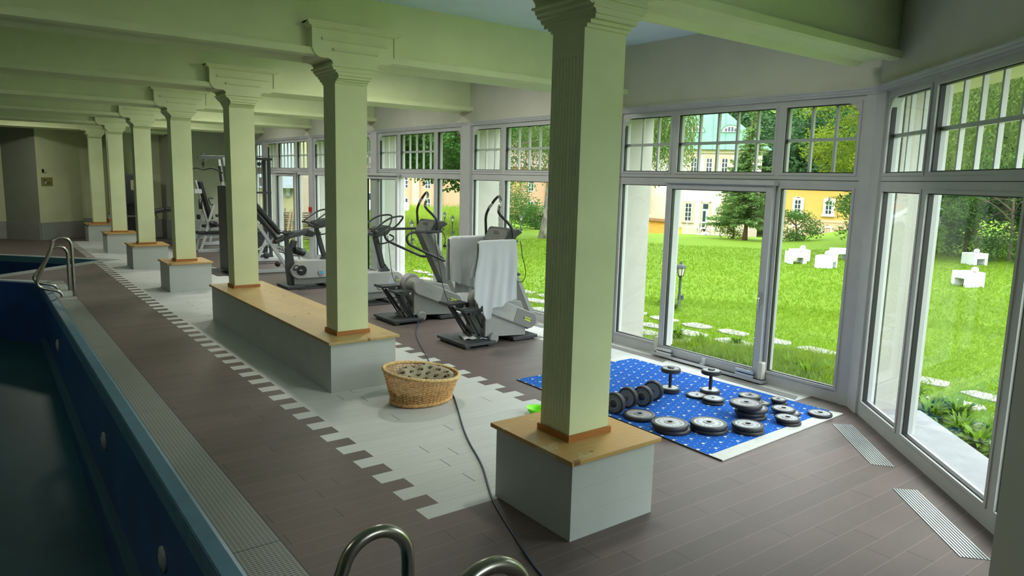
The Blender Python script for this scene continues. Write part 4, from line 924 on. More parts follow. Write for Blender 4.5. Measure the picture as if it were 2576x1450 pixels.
        for k_, (p, q) in enumerate((((2.45 + dx, 0.45 + dz), (2.66, 0.075)), ((2.34 + dx, 0.43 + dz), (2.56, 0.085)), ((2.28 + dx, 0.46 + dz), (2.50, 0.09)))):
            b = MB(); b.bar((p[0], ym, p[1]), (q[0], ym, q[1]), 0.045 if k_ < 2 else 0.018, 0.035 if k_ < 2 else 0.02, up=(1, 0, 0)); b.build('pedal_arm', CHAR, pd)
        b = MB(); b.lathe([(0.007, 0), (0.017, 0), (0.017, 0.006), (0.007, 0.006)], (2.47 + dx, y0 - 0.010, 0.452 + dz), (0, 1, 0), 18); b.build('pivot_bolt', ALU, pd)
    b = MB(); b.prism([(2.44, 4.66, 0.07), (2.66, 4.66, 0.07), (2.66, 4.66, 0.13), (2.50, 4.66, 0.12)], (0, 0.38, 0)); b.build('pedal_pivot_block', CHAR, t, bevel=0.004)
    return t
cm = climber('climbing machine with two white towels over its rails, nearest the viewer')
cm2 = copy_tree(cm, loc=(2.68, 6.65, 0), label='climbing machine without towels, standing behind the one with towels')
CAB = mat('black_cord', (0.012, 0.012, 0.014), 0.5)
def cord(nm, P, r, lab, grp=None, m=CAB, plug=None):
    b = MB(); b.tube(smooth(P, 2), r, 6)
    if plug:
        t = thing(nm, lab, 'cable', P[0], grp); b.build('cord', m, t)
        q = MB(); x, y, z = plug; q.lathe([(0, 0.0), (0.012, 0.0), (0.026, -0.028), (0.028, -0.05), (0.012, -0.052), (0, -0.052)], (x, y, z), (0, 0, 1), 14); q.tube([(x - 0.008, y, z - 0.05), (x - 0.008, y, z - 0.075)], 0.003, 6); q.tube([(x + 0.008, y, z - 0.05), (x + 0.008, y, z - 0.075)], 0.003, 6); q.build('plug', BLACKP, t); return t
    return tag(b.build(nm, m, org=P[0]), lab, 'cable', grp)
cord('hanging_cord', [(2.84, 6.37, 1.43), (2.90, 6.36, 1.425), (2.97, 6.36, 1.425), (2.98, 6.36, 1.405), (2.90, 6.36, 1.40), (2.93, 6.36, 1.39), (2.98, 6.36, 1.33), (3.0, 6.36, 1.25), (2.99, 6.36, 1.19)], 0.0055, 'black power cord with plug hanging from the console of the rear climbing machine', plug=(2.99, 6.36, 1.19))
cord('hanging_cord', [(2.76, 6.28, 1.35), (2.765, 6.26, 1.20), (2.79, 6.24, 1.02), (2.83, 6.22, 0.80), (2.87, 6.2, 0.53), (2.93, 6.17, 0.35), (3.02, 6.1, 0.12), (3.05, 6.08, 0.01)], 0.005, 'thin black cord running down the side of the rear climbing machine to the floor')
cord('hanging_cord', [(3.02, 4.5, 1.38), (3.04, 4.49, 1.28), (3.05, 4.49, 1.18), (3.10, 4.48, 1.03), (3.115, 4.48, 0.92), (3.09, 4.5, 0.84), (3.05, 4.55, 0.82), (3.12, 4.66, 0.82)], 0.005, 'thin black cord looping at the right of the towelled climbing machine')
cord('hanging_cord', [(2.36, 7.03, 1.28), (2.39, 7.05, 1.15), (2.42, 7.08, 0.98), (2.43, 7.02, 0.65), (2.44, 6.93, 0.56)], 0.005, 'thin black cord hanging from the far rail of the rear climbing machine')

# towels
TOW = mat('white_towel', (0.62, 0.63, 0.69), 0.95, spec=0.1, bump=0.5, bscale=260)
def towel(nm, y, x0, x1, zt, front, back, lab, flare=0.0, sgn=-1):
    """cloth hung over a horizontal rail at height zt; front(u) and back(u) give the hem heights"""
    NU, NF = 60, 44; b = MB()
    def P(u, v):
        # v 0..1 front hem -> top -> back hem
        zf, zb = front(u), back(u); Lf = zt - zf; Lb = zt - zb; Lt = 0.07; s_ = v * (Lf + Lb + Lt)
        if s_ < Lf: z = zf + s_; side = sgn; d = (Lf - s_)
        elif s_ < Lf + Lt:
            a = (s_ - Lf) / Lt * PI; side = None; z = zt + 0.024 * math.sin(a); yy = y + sgn * 0.027 * math.cos(a); d = 0
        else: z = zt - (s_ - Lf - Lt); side = -sgn; d = s_ - Lf - Lt
        k = min(1, d / 0.35)
        x = x0 + (x1 - x0) * u; fold = 0.014 * math.sin(u * 13 + 0.6) + 0.008 * math.sin(u * 29 + 2 * d) + 0.012 * math.sin(u * 6 + 3 * d)
        if side is not None: yy = y + side * (0.028 + 0.026 * k) + sgn * fold * k * 0.9
        x -= flare * (1 - u) ** 2 * k * min(1, d / 0.5) + 0.012 * math.sin(7 * d + 4 * u) * k
        # small droop of the end
        if u < 0.12: z -= (0.12 - u) ** 2 * 2.2
        if u > 0.95: z -= (u - 0.95) ** 2 * 3
        return (x, yy, z)
    b.grid(P, NU, NF * 2); return tag(b.build(nm, TOW, org=((x0 + x1) / 2, y, zt), solid=0.006), lab, 'towel', 'white towels on the climbing machine')
def pl(pts):
    def f(u):
        for (a, za), (c, zc) in zip(pts, pts[1:]):
            if u <= c: k = (u - a) / (c - a); k = k * k * (3 - 2 * k); return za + (zc - za) * k
        return pts[-1][1]
    return f
towel('towel', 4.50, 2.335, 2.935, 1.388, pl([(0, 0.70), (0.07, 0.62), (0.14, 0.54), (0.20, 0.58), (0.27, 0.44), (0.34, 0.365), (0.40, 0.38), (0.44, 0.53), (0.6, 0.53), (0.8, 0.59), (1, 0.62)]), pl([(0, 0.95), (1, 1.0)]), 'white towel hanging over the near rail of the front climbing machine, one corner trailing low', 0.10)
towel('towel', 5.20, 2.335, 2.93, 1.388, pl([(0, 0.83), (0.3, 0.75), (0.6, 0.70), (1, 0.66)]), pl([(0, 0.83), (0.25, 0.80), (0.3, 0.62), (1, 0.60)]), 'white towel hanging over the far rail of the front climbing machine, behind the other towel', 0.02)
b = MB()
def cl(u, v):
    x = 2.36 + 0.30 * u + 0.10 * v - 0.05; y = 4.66 + 0.30 * v - 0.12 * u + 0.08; z = 0.079 + 0.012 * abs(math.sin(7 * u + 3 * v)) + 0.006 * math.sin(19 * u + 5)
    return (x, y, z)
b.grid(cl, 24, 16); tag(b.build('folded_cloth', TOW, solid=0.012), 'crumpled white cloth lying on the front foot plate of the near climbing machine', 'cloth')

# exercise bikes
def bike(label):
    t = thing('exercise_bike', label, 'exercise bike', (2.55, 10.6, 0), 'grey exercise bikes')
    b = MB(); b.box((1.93, 10.30, 0.01), (2.28, 10.92, 0.055)); b.build('front_foot_plate', PLATEM, t, bevel=0.004)
    b = MB(); b.box((2.72, 10.25, 0.01), (3.02, 10.92, 0.05)); b.build('rear_foot_plate', PLATEM, t, bevel=0.004)
    b = MB(); b.prism([(2.13, 10.50, 0.055), (3.02, 10.50, 0.055), (3.06, 10.50, 0.10), (3.04, 10.50, 0.20), (2.13, 10.50, 0.20)], (0, 0.22, 0)); b.build('lower_frame', MGD, t, bevel=0.008)
    P = [(x, 10.47, z) for x, z in arc((2.23, 0.34), 0.165, 180, 270, 10)] + [(x, 10.47, z) for x, z in arc((2.96, 0.35), 0.175, -90, 90, 14)] + [(2.20, 10.47, 0.525)]
    b = MB(); b.prism(P, (0, 0.27, 0)); bd = b.build('body', MGL, t, bevel=0.012)
    b = MB(); b.lathe([(0, 0), (0.09, 0), (0.098, 0.01), (0.098, 0.025), (0, 0.025)], (2.27, 10.445, 0.34), (0, 1, 0), 32); ck = b.build('crank_disc', VINYL, t, sharp=35)
    b = MB(); b.bar((2.27, 10.435, 0.34), (2.13, 10.435, 0.37), 0.015, 0.022); b.build('crank', ALU, ck)
    b = MB(); b.box((2.08, 10.36, 0.355), (2.19, 10.43, 0.385)); b.tube(smooth([(2.07, 10.37, 0.38), (2.09, 10.38, 0.43), (2.14, 10.39, 0.46), (2.19, 10.38, 0.43)], 2), 0.012, 6); b.build('pedal', BLACKP, ck)
    b = MB(); b.lathe([(0, 0), (0.056, 0), (0.062, 0.006), (0.062, 0.02), (0, 0.02)], (2.66, 10.452, 0.275), (0, 1, 0), 32); lg = b.build('round_badge', MG, bd, sharp=35)
    b = MB(); b.prism([(2.66 + 0.036 * math.cos(R(a)), 10.450, 0.275 + 0.026 * math.sin(R(a))) for a in range(0, 360, 20)], (0, 0.002, 0)); b.box((2.655, 10.448, 0.245), (2.665, 10.45, 0.305)); b.build('blue_logo', mat('blue_badge', (0.05, 0.35, 0.75), 0.4), bd)
    b = MB(); b.lathe([(0, 0), (0.24, 0), (0.265, 0.02), (0.265, 0.07), (0.24, 0.085), (0, 0.085)], (2.91, 10.70, 0.315), (0, 1, 0), 48); b.build('wheel_cover', MGL, t, sharp=35)
    b = MB(); b.lathe([(0, 0), (0.115, 0), (0.12, 0.006), (0, 0.006)], (2.92, 10.466, 0.345), (0, 1, 0), 36); b.build('round_side_panel', FACE, bd, sharp=35)
    b = MB(); b.prism([(2.945, 10.462, 0.345 + 0.113)] + [(2.92 + 0.117 * math.cos(R(a)), 10.462, 0.345 + 0.117 * math.sin(R(a))) for a in range(70, -71, -10)] + [(2.945, 10.462, 0.345 - 0.113)], (0, 0.003, 0)); b.build('dark_half_panel', MGD, bd)
    b = MB(); b.box((2.96, 10.457, 0.36), (3.03, 10.46, 0.378)); b.build('badge', LIME, bd)
    text_mb('TECHNOGYM', 0.0125, 0.0005, RX(2.995, 10.4565, 0.369)).build('badge_lettering', BLACKP, bd)
    # saddle post
    b = MB(); b.prism([(2.045, 10.56, 0.02), (2.12, 10.56, 0.02), (2.16, 10.56, 0.50), (2.13, 10.56, 0.72), (2.06, 10.56, 0.80), (2.0, 10.56, 0.76), (2.0, 10.56, 0.35)], (0, 0.08, 0)); b.bar((2.045, 10.6, 0.75), (2.02, 10.6, 1.02), 0.06, 0.07, up=(1, 0, 0)); b.build('saddle_post', CHAR, t, bevel=0.005)
    b = MB()
    def sad(u, v):
        a = 2 * PI * u; ph = PI * (v - 0.5); w_ = 0.10 - 0.055 * max(0, math.cos(a)); x = 2.04 + 0.155 * math.cos(a) * math.cos(ph); y = 10.6 + w_ * math.sin(a) * math.cos(ph) * 1.15; return (x, y, 1.06 + 0.036 * math.sin(ph) + 0.02 * math.cos(a) ** 2 * (1 if math.cos(a) < 0 else 0.3))
    b.grid(sad, 28, 12, closeu=True); b.build('saddle', VINYL, t)
    # front column, console, handlebar
    b = MB(); b.bar((2.80, 10.6, 0.50), (2.63, 10.6, 1.14), 0.09, 0.075, up=(1, 0, 0)); b.prism([(2.70, 10.54, 0.52), (2.90, 10.54, 0.52), (2.80, 10.54, 0.66)], (0, 0.12, 0)); b.build('column', CHAR, t, bevel=0.005)
    b = MB(); b.prism([(2.50, 10.45, 1.19), (2.56, 10.45, 1.28), (2.84, 10.45, 1.34), (2.90, 10.45, 1.30), (2.80, 10.45, 1.18), (2.60, 10.45, 1.14)], (0, 0.30, 0)); cs = b.build('console', CHAR, t, bevel=0.02)
    b = MB(); b.prism([(2.545, 10.49, 1.272), (2.545, 10.71, 1.272), (2.70, 10.71, 1.315), (2.70, 10.49, 1.315)], (-0.001, 0, 0.004)); b.build('display', BLACKP, cs)
    for s in (-1, 1):
        yy = 10.6
        P = [(2.66, yy + s * 0.10, 1.22), (2.58, yy + s * 0.22, 1.22), (2.46, yy + s * 0.25, 1.27), (2.56, yy + s * 0.25, 1.34), (2.78, yy + s * 0.25, 1.48), (2.98, yy + s * 0.24, 1.51), (3.06, yy + s * 0.22, 1.50), (3.06, yy + s * 0.20, 1.46), (2.98, yy + s * 0.12, 1.32), (2.86, yy + s * 0.08, 1.27)]
        b = MB(); b.tube(smooth(P, 2), 0.016, 10); b.build('handlebar', TUBEB, t)
        b = MB(); b.tube([(2.44, yy + s * 0.25, 1.262), (2.56, yy + s * 0.245, 1.245)], 0.021, 10); b.build('hand_grip', VINYL, t)
    b = MB(); b.tube(smooth([(2.70, 10.56, 1.06), (2.60, 10.42, 1.04), (2.64, 10.32, 1.04), (2.80, 10.32, 1.08), (2.90, 10.38, 1.14), (2.86, 10.50, 1.18)], 2), 0.014, 8); b.build('lower_handle', TUBEB, t)
    return t
bk2 = bike('exercise bike seen between the two pillars of the long bench')
bk1 = copy_tree(bk2, loc=(2.75, 8.42, 0), label='exercise bike just right of the pillar at the near end of the long bench')
def mat_edge(nm, x0, x1, y0, y1, lab):
    P = []; s = 0.05
    nx = int((x1 - x0) / s); ny = int((y1 - y0) / s)
    for i in range(nx): P += [(x0 + i * s, y0 + 0.012), (x0 + i * s + 0.02, y0 - 0.012)]
    for i in range(ny): P += [(x1 - 0.012, y0 + i * s), (x1 + 0.012, y0 + i * s + 0.02)]
    for i in range(nx): P += [(x1 - i * s, y1 - 0.012), (x1 - i * s - 0.02, y1 + 0.012)]
    for i in range(ny): P += [(x0 + 0.012, y1 - i * s), (x0 - 0.012, y1 - i * s - 0.02)]
    b = MB(); b.prism([(x, y, 0) for x, y in P], (0, 0, 0.009)); tag(b.build(nm, RUBBER), lab, 'floor mat', 'black interlocking rubber floor mats')
mat_edge('rubber_mat', 2.12, 2.66, 10.20, 11.0, 'black jigsaw-edged rubber mat under the bike seen between the bench pillars')
mat_edge('rubber_mat', 2.70, 3.10, 10.18, 11.0, 'small black jigsaw-edged mat under the rear of the middle bike')
mat_edge('rubber_mat', 2.30, 3.24, 8.0, 8.85, 'black jigsaw-edged rubber mat under the bike right of the near bench pillar')
for z in ():
    pass
for o in (bk1, bk2): o.location.z = 0.0

# incline leg bench
t = thing('incline_bench', 'long incline bench with black backrest, silver frame and foam rollers, behind the bike', 'gym bench', (2.6, 12.8, 0))
def pbar(nm, pts, w_, h, m, par, y=12.8, bev=0.003):
    b = MB()
    for (x0, z0), (x1, z1) in zip(pts, pts[1:]): b.bar((x0, y, z0), (x1, y, z1), w_, h, up=(0.02, 0, 1) if abs(x1 - x0) > abs(z1 - z0) else (1, 0, 0))
    return b.build(nm, m, par, bevel=bev)
pbar('backrest', [(1.96, 1.70), (2.64, 0.88)], 0.30, 0.10, VINYL, t, bev=0.03); pbar('backrest_frame', [(1.94, 1.62), (2.60, 0.82)], 0.10, 0.03, SILV, t)
pbar('lower_pad', [(2.10, 1.36), (2.58, 0.76)], 0.22, 0.06, VINYL, t, bev=0.02)
pbar('seat', [(2.50, 0.69), (2.78, 0.80), (3.22, 0.90)], 0.32, 0.10, VINYLG, t, bev=0.03)
b = MB(); b.prism([(3.20, 12.66, 0.93), (3.26, 12.66, 0.97), (3.48, 12.66, 0.88), (3.36, 12.66, 0.78), (3.22, 12.66, 0.80)], (0, 0.28, 0)); b.build('head_pad', VINYL, t, bevel=0.02)
pbar('diagonal_strut', [(2.05, 1.28), (2.84, 0.05)], 0.06, 0.07, SILV, t); pbar('rear_strut', [(2.98, 0.72), (2.82, 0.10)], 0.06, 0.06, SILV, t)
pbar('base_rail', [(1.70, 0.05), (2.86, 0.05)], 0.08, 0.07, SILV, t); pbar('notched_rail', [(2.02, 0.44), (2.68, 0.84)], 0.03, 0.045, FRAMEW, t)
b = MB()
for i in range(11): b.box((2.06 + i * 0.055, 12.782, 0.448 + i * 0.0333), (2.075 + i * 0.055, 12.785, 0.463 + i * 0.0333))
b.build('adjustment_holes', BLACKP, t)
for x, z, r_, lab in ((2.57, 0.20, 0.058, 'transport_wheel'),):
    b = MB(); b.lathe([(0, 0), (r_, 0), (r_, 0.05), (0, 0.05)], (x, 12.70, z), (0, 1, 0), 24); b.lathe([(0, 0), (0.015, 0), (0.015, 0.01)], (x, 12.69, z), (0, 1, 0), 12); b.build(lab, BLACKP, t)
b = MB(); b.tube([(2.93, 12.62, 0.50), (2.95, 12.62, 0.50), (3.13, 12.60, 0.44), (3.15, 12.60, 0.43)], [0.06, 0.085, 0.085, 0.06], 20); rl = b.build('foam_roller', VINYL, t)
b = MB(); b.tube([(3.15, 12.60, 0.432), (3.165, 12.60, 0.428)], 0.03, 14); b.build('roller_cap', CHAR, rl)
pbar('roller_arm', [(3.05, 0.80), (3.03, 0.40), (3.05, 0.25)], 0.03, 0.03, SILV, t, y=12.66)
b = MB(); b.prism([(2.80, 12.7, 0.44), (2.90, 12.7, 0.72), (3.02, 12.7, 0.70), (2.96, 12.7, 0.42)], (0, 0.1, 0)); b.build('side_pad', CHAR, t, bevel=0.01)
b = MB(); b.tube(smooth([(2.66, 12.72, 0.62), (2.72, 12.71, 0.40), (2.80, 12.71, 0.34), (2.88, 12.72, 0.42), (2.90, 12.72, 0.55)], 2), 0.006, 6); b.build('strap', BLACKP, t)

# tall cable tower by the windows
t = thing('cable_tower', 'tall black cable tower with weight stack against the far windows', 'exercise machine', (3.3, 16.1, 0))
for x, y in ((3.02, 15.95), (3.50, 15.95), (3.02, 16.35), (3.50, 16.35)):
    b = MB(); b.box((x - 0.035, y - 0.035, 0.0), (x + 0.035, y + 0.035, 2.52)); b.build('upright', CHAR, t, bevel=0.004)
b = MB(); b.box((2.90, 15.9, 2.52), (3.58, 16.4, 2.58)); b.box((2.98, 15.91, 1.66), (3.54, 15.99, 1.71)); b.box((2.98, 15.91, 0.0), (3.54, 15.99, 0.06)); b.build('crossbars', CHAR, t, bevel=0.004)
b = MB()
for i in range(14): b.box((3.10, 16.0, 0.10 + i * 0.045), (3.42, 16.2, 0.142 + i * 0.045))
b.build('weight_stack', BLACKP, t, bevel=0.003)
for x in (3.16, 3.36):
    b = MB(); b.cyl((x, 16.1, 0.06), (x, 16.1, 2.5), 0.012, 10); b.build('guide_rod', ALU, t)
b = MB(); b.cyl((3.26, 16.0, 0.7), (3.26, 16.0, 2.45), 0.006, 8); b.lathe([(0, 0), (0.05, 0), (0.05, 0.03), (0, 0.03)], (3.26, 15.98, 2.42), (0, 1, 0), 20); b.build('cable_and_pulley', CHAR, t)
b = MB(); b.box((3.22, 15.88, 1.85), (3.30, 15.905, 2.08)); b.build('instruction_plate', FACED, t)
# low machine frame on the floor in front of the tower
t = thing('low_row_machine', 'silver low machine frame with pulley wheel standing in front of the cable tower', 'exercise machine', (3.0, 14.9, 0))
pbar('base_rail', [(2.35, 0.06), (3.30, 0.06)], 0.10, 0.08, SILV, t, y=14.9); pbar('upright_strut', [(2.82, 0.08), (3.06, 0.62)], 0.06, 0.06, SILV, t, y=14.9); pbar('rear_upright', [(2.55, 0.08), (2.78, 0.70)], 0.06, 0.06, SILV, t, y=14.9)
b = MB(); b.lathe([(0.02, 0), (0.075, 0), (0.085, 0.02), (0.075, 0.04), (0.02, 0.04)], (3.02, 14.82, 0.17), (0, 1, 0), 24); b.build('pulley_wheel', CHAR, t)
pbar('seat', [(2.45, 0.74), (2.95, 0.74)], 0.30, 0.07, VINYL, t, y=14.9, bev=0.02)
b = MB(); b.tube(smooth([(2.4, 14.5, 0.008), (2.8, 14.45, 0.008), (3.1, 14.5, 0.008), (3.4, 14.4, 0.008), (3.35, 14.3, 0.008)], 2), 0.008, 6); tag(b.build('loose_cable', CAB), 'black cable lying loose on the floor by the low silver machine frame', 'cable')

# lat pull-down
t = thing('lat_pulldown_machine', 'lat pulldown machine with tall dark shroud and wide curved bar between two pillars', 'exercise machine', (1.72, 13.35, 0))
b = MB(); b.box((1.58, 13.0, 0.04), (1.86, 13.62, 1.90)); b.build('weight_shroud', mat('dark_shroud', (0.035, 0.035, 0.037), 0.55), t, bevel=0.01)
for y in (13.12, 13.50):
    b = MB(); b.bar((1.66, y, 1.90), (1.60, y, 2.50), 0.06, 0.05, up=(1, 0, 0)); b.build('upright', SILV, t)
    b = MB(); b.bar((1.63, y - 0.035, 1.98), (1.60, y - 0.035, 2.32), 0.012, 0.06, up=(1, 0, 0)); b.build('dark_cover_strip', BLACKP, t)
b = MB(); b.bar((1.80, 13.12, 2.50), (1.28, 13.82, 2.50), 0.07, 0.08); b.build('top_beam', SILV, t, bevel=0.004)
b = MB(); b.lathe([(0.01, 0), (0.05, 0), (0.055, 0.015), (0.05, 0.03), (0.01, 0.03)], (1.35, 13.72, 2.465), (0.8, 0.6, 0), 20); b.build('pulley', ALU, t)
b = MB(); b.box((1.24, 13.79, 2.47), (1.27, 13.84, 2.52)); b.box((1.33, 13.75, 2.54), (1.38, 13.79, 2.60)); b.build('beam_fittings', CHAR, t)
b = MB(); b.tube([(1.34, 13.76, 2.47), (1.34, 13.77, 2.38)], 0.005, 6); b.lathe([(0, 0.03), (0.03, 0.02), (0.022, -0.03), (0.006, -0.05)], (1.34, 13.77, 2.36), (0, 0, 1), 14); b.tube(smooth([(1.34, 13.77, 2.33), (1.335, 13.78, 2.30), (1.34, 13.77, 2.26), (1.345, 13.76, 2.30), (1.34, 13.77, 2.33)], 2), 0.005, 6); b.build('cable_and_hook', CHAR, t)
b = MB(); b.tube(smooth([(1.16, 14.42, 2.16), (1.22, 14.30, 2.24), (1.28, 14.10, 2.27), (1.33, 13.86, 2.235), (1.34, 13.76, 2.232), (1.37, 13.66, 2.24), (1.43, 13.48, 2.27), (1.50, 13.30, 2.24), (1.56, 13.12, 2.17)], 2), 0.016, 10); b.build('pull_bar', TUBEB, t)
mat_edge('rubber_mat', 1.30, 1.88, 12.75, 14.05, 'black rubber mat under the lat pulldown machine')

# chest press behind
t = thing('chest_press', 'silver machine with steep black backrest, seat and foam rollers near the far wall', 'exercise machine', (2.38, 17.8, 0))
Y = 17.8
pbar('backrest', [(2.22, 1.92), (2.47, 0.90)], 0.30, 0.09, VINYL, t, y=Y, bev=0.02); pbar('backrest_frame', [(2.12, 1.95), (2.42, 0.62)], 0.09, 0.04, SILV, t, y=Y)
b = MB(); b.box((2.06, Y - 0.14, 1.60), (2.24, Y - 0.10, 1.72)); b.box((2.06, Y + 0.10, 1.60), (2.24, Y + 0.14, 1.72)); b.build('cross_bracket', SILV, t)
pbar('rear_leg', [(2.32, 1.25), (2.10, 0.05)], 0.05, 0.05, SILV, t, y=Y + 0.1); pbar('front_strut', [(2.52, 1.30), (2.30, 0.58)], 0.05, 0.06, SILV, t, y=Y - 0.2)
pbar('seat', [(2.10, 0.53), (2.72, 0.53)], 0.34, 0.08, VINYL, t, y=Y, bev=0.02); pbar('seat_frame', [(2.14, 0.46), (2.74, 0.46)], 0.06, 0.05, SILV, t, y=Y)
pbar('front_leg', [(2.28, 0.46), (2.13, 0.06)], 0.05, 0.06, SILV, t, y=Y - 0.2); pbar('front_post', [(2.68, 0.48), (2.68, 0.04)], 0.07, 0.07, SILV, t, y=Y - 0.3)
pbar('base_rail', [(2.06, 0.05), (2.80, 0.05)], 0.08, 0.09, SILV, t, y=Y - 0.2)
b = MB(); b.tube([(2.36, Y - 0.30, 0.80), (2.38, Y - 0.31, 0.80), (2.54, Y - 0.33, 0.77), (2.56, Y - 0.33, 0.77)], [0.05, 0.075, 0.075, 0.05], 18); b.build('foam_roller', VINYL, t)
b = MB(); b.tube(smooth([(2.50, Y - 0.22, 1.46), (2.44, Y - 0.22, 1.49), (2.38, Y - 0.22, 1.48), (2.40, Y - 0.22, 1.38), (2.44, Y - 0.22, 1.30), (2.50, Y - 0.22, 1.30)], 1), 0.016, 8); b.build('handle', TUBEB, t)
b = MB(); b.tube([(2.20, Y - 0.1, 1.44), (2.20, Y - 0.1, 1.18)], [0.05, 0.045], 14); b.build('side_pad', VINYL, t)
pbar('arm_pad', [(2.54, 1.00), (2.86, 1.08)], 0.16, 0.07, VINYLG, t, y=Y - 0.3, bev=0.015); pbar('arm_support', [(2.62, 0.95), (2.70, 0.60)], 0.05, 0.05, SILV, t, y=Y - 0.3)
b = MB(); b.tube([(2.17, Y + 0.2, 0.95), (2.24, Y + 0.2, 0.95)], 0.07, 14); b.build('rear_roller', VINYL, t)
# machine behind it near the window
t = thing('leg_machine', 'low silver leg machine standing behind the chest press, by the far windows', 'exercise machine', (3.0, 19.6, 0))
pbar('base_rail', [(2.65, 0.06), (3.35, 0.06)], 0.10, 0.09, SILV, t, y=19.6); pbar('upright_strut', [(2.88, 0.08), (2.96, 0.55)], 0.08, 0.08, SILV, t, y=19.6); pbar('seat', [(2.70, 0.58), (3.30, 0.60)], 0.35, 0.08, VINYL, t, y=19.6, bev=0.02)
pbar('backrest', [(3.25, 0.62), (3.40, 1.30)], 0.30, 0.08, VINYL, t, y=19.6, bev=0.02); b = MB(); b.tube([(2.72, 19.4, 0.36), (2.90, 19.4, 0.36)], 0.06, 14); b.build('foam_roller', VINYL, t)
# reclining bench far back
t = thing('reclining_bench', 'black padded bench seen between the third and fourth box pillars near the far wall', 'gym bench', (1.95, 20.1, 0))
pbar('pad', [(1.42, 0.99), (1.72, 1.06), (2.02, 1.07), (2.45, 0.94)], 0.40, 0.11, VINYL, t, y=20.0, bev=0.02)
pbar('hanging_strap', [(1.48, 0.97), (1.52, 0.80)], 0.03, 0.03, VINYL, t, y=19.85)
pbar('post', [(2.20, 0.98), (2.20, 0.06)], 0.08, 0.08, SILV, t, y=20.0); pbar('rear_post', [(1.40, 0.95), (1.28, 0.06)], 0.07, 0.07, SILV, t, y=20.0); pbar('base_rail', [(1.20, 0.06), (2.40, 0.06)], 0.08, 0.07, CHAR, t, y=20.0)
b = MB(); b.tube(smooth([(1.50, 22.4, 0.45), (1.80, 22.1, 0.38), (2.2, 21.9, 0.28)], 2), 0.008, 6); 

# ================================================================ GARDEN
CX, CY = -2.804, -3.066
def hd(x, y): return math.degrees(math.atan2(x - CX, y - CY)), math.hypot(x - CX, y - CY)
def sst(a, b, x): k = max(0.0, min(1.0, (x - a) / (b - a))); return k * k * (3 - 2 * k)
def gz(x, y):
    h, d = hd(x, y); t_ = max(0, d - 18)
    a = -0.005 * t_; c_ = -0.00088 * min(t_, 40) ** 2 - 0.0031 * max(0, min(t_, 38) - 22) ** 2; e = 0.010 * t_
    z = a + (c_ - a) * sst(33, 42, h); z = z + (e - z) * sst(56, 66, h)
    if d < 60: z += 0.02 * math.sin(x * 1.3) * math.sin(y * 1.1) * min(1, t_ / 5 + 0.3)
    return -0.15 + z + 22 * sst(68, 150, d) * sst(20, 40, h)
def lawn_mat():
    m = mat('lawn_green', (0.14, 0.38, 0.02), 0.9, spec=0.1); n = N(m); x, y, z, o = n.xyz()
    a = n.noise(o, 0.35, 4); c = n.noise(o, 6.0, 5); f = n.noise(o, 28.0, 4)
    g = n.mix(a, (0.095, 0.165, 0.010), (0.145, 0.225, 0.014)); g = n.mix(c, g, (0.12, 0.20, 0.012)); g = n.mix(n.v('MULTIPLY', n.v('GREATER_THAN', f, 0.58), 0.5), g, (0.055, 0.12, 0.004))
    vo = m.node_tree.nodes.new('ShaderNodeTexVoronoi'); vo.inputs['Scale'].default_value = 7.0; m.node_tree.links.new(o, vo.inputs['Vector'])
    dots = n.v('MULTIPLY', n.v('LESS_THAN', vo.outputs['Distance'], 0.17), n.v('GREATER_THAN', n.noise(o, 0.55, 3), 0.5))
    g = n.mix(n.v('MULTIPLY', dots, 0.8), g, (0.34, 0.30, 0.15))
    n.out(g); n.bump(n.v('ADD', c, f), 0.8, 0.05); return m
LAWN = lawn_mat()
b = MB(); NH, ND = 150, 90; vs = []
for i in range(NH + 1):
    h = 4 + 146 * i / NH; sn, cs = math.sin(R(h)), math.cos(R(h))
    cands = []
    if sn > 0: cands.append((4.29 - CX) / sn)
    dn = sn * DNN.x + cs * DNN.y
    if dn > 0.02: cands.append((0.08 - ((CX - CO.x) * DNN.x + (CY - CO.y) * DNN.y)) / dn)
    if h > 94: cands.append((1.61 - CX) / sn)
    d0 = min(cands); d1 = 150
    for j in range(ND + 1):
        k = j / ND; d = d0 * (d1 / d0) ** k if d0 < d1 else d0; x = CX + sn * d; y = CY + cs * d; vs.append((x, y, gz(x, y) if d < 149 else gz(x, y)))
fs = [(i * (ND + 1) + j, i * (ND + 1) + j + 1, (i + 1) * (ND + 1) + j + 1, (i + 1) * (ND + 1) + j) for i in range(NH) for j in range(ND)]
b.add(vs, fs, 0, True); b.build('floor_lawn', LAWN, org=(0, 0, 0), kind='structure')

# grass blades
random.seed(7)
def leafmat(nm, col, col2, tl=0.35):
    m = bpy.data.materials.new(nm); m.use_nodes = True; t_ = m.node_tree; p = t_.nodes['Principled BSDF']; n = N(m); x, y, z, o = n.xyz()
    g = t_.nodes.new('ShaderNodeNewGeometry'); rr = n.noise(o, 1.1, 3); r2 = n.white(n.v('FLOOR', n.v('MULTIPLY', x, 9)), n.v('FLOOR', n.v('MULTIPLY', n.v('ADD', y, z), 9)))
    c = n.mix(rr, col, col2); c = n.mix(n.v('MULTIPLY', r2, 0.5), c, tuple(k * 0.6 for k in col))
    t_.links.new(c, p.inputs['Base Color']); p.inputs['Roughness'].default_value = 0.6; p.inputs['Specular IOR Level'].default_value = 0.2
    tr = t_.nodes.new('ShaderNodeBsdfTranslucent'); t_.links.new(c, tr.inputs[0]); mx = t_.nodes.new('ShaderNodeMixShader'); mx.inputs[0].default_value = tl
    out = t_.nodes['Material Output']; t_.links.new(p.outputs[0], mx.inputs[1]); t_.links.new(tr.outputs[0], mx.inputs[2]); t_.links.new(mx.outputs[0], out.inputs[0]); return m
GRASSM = leafmat('grass_blade', (0.20, 0.32, 0.014), (0.145, 0.26, 0.012), 0.5); 
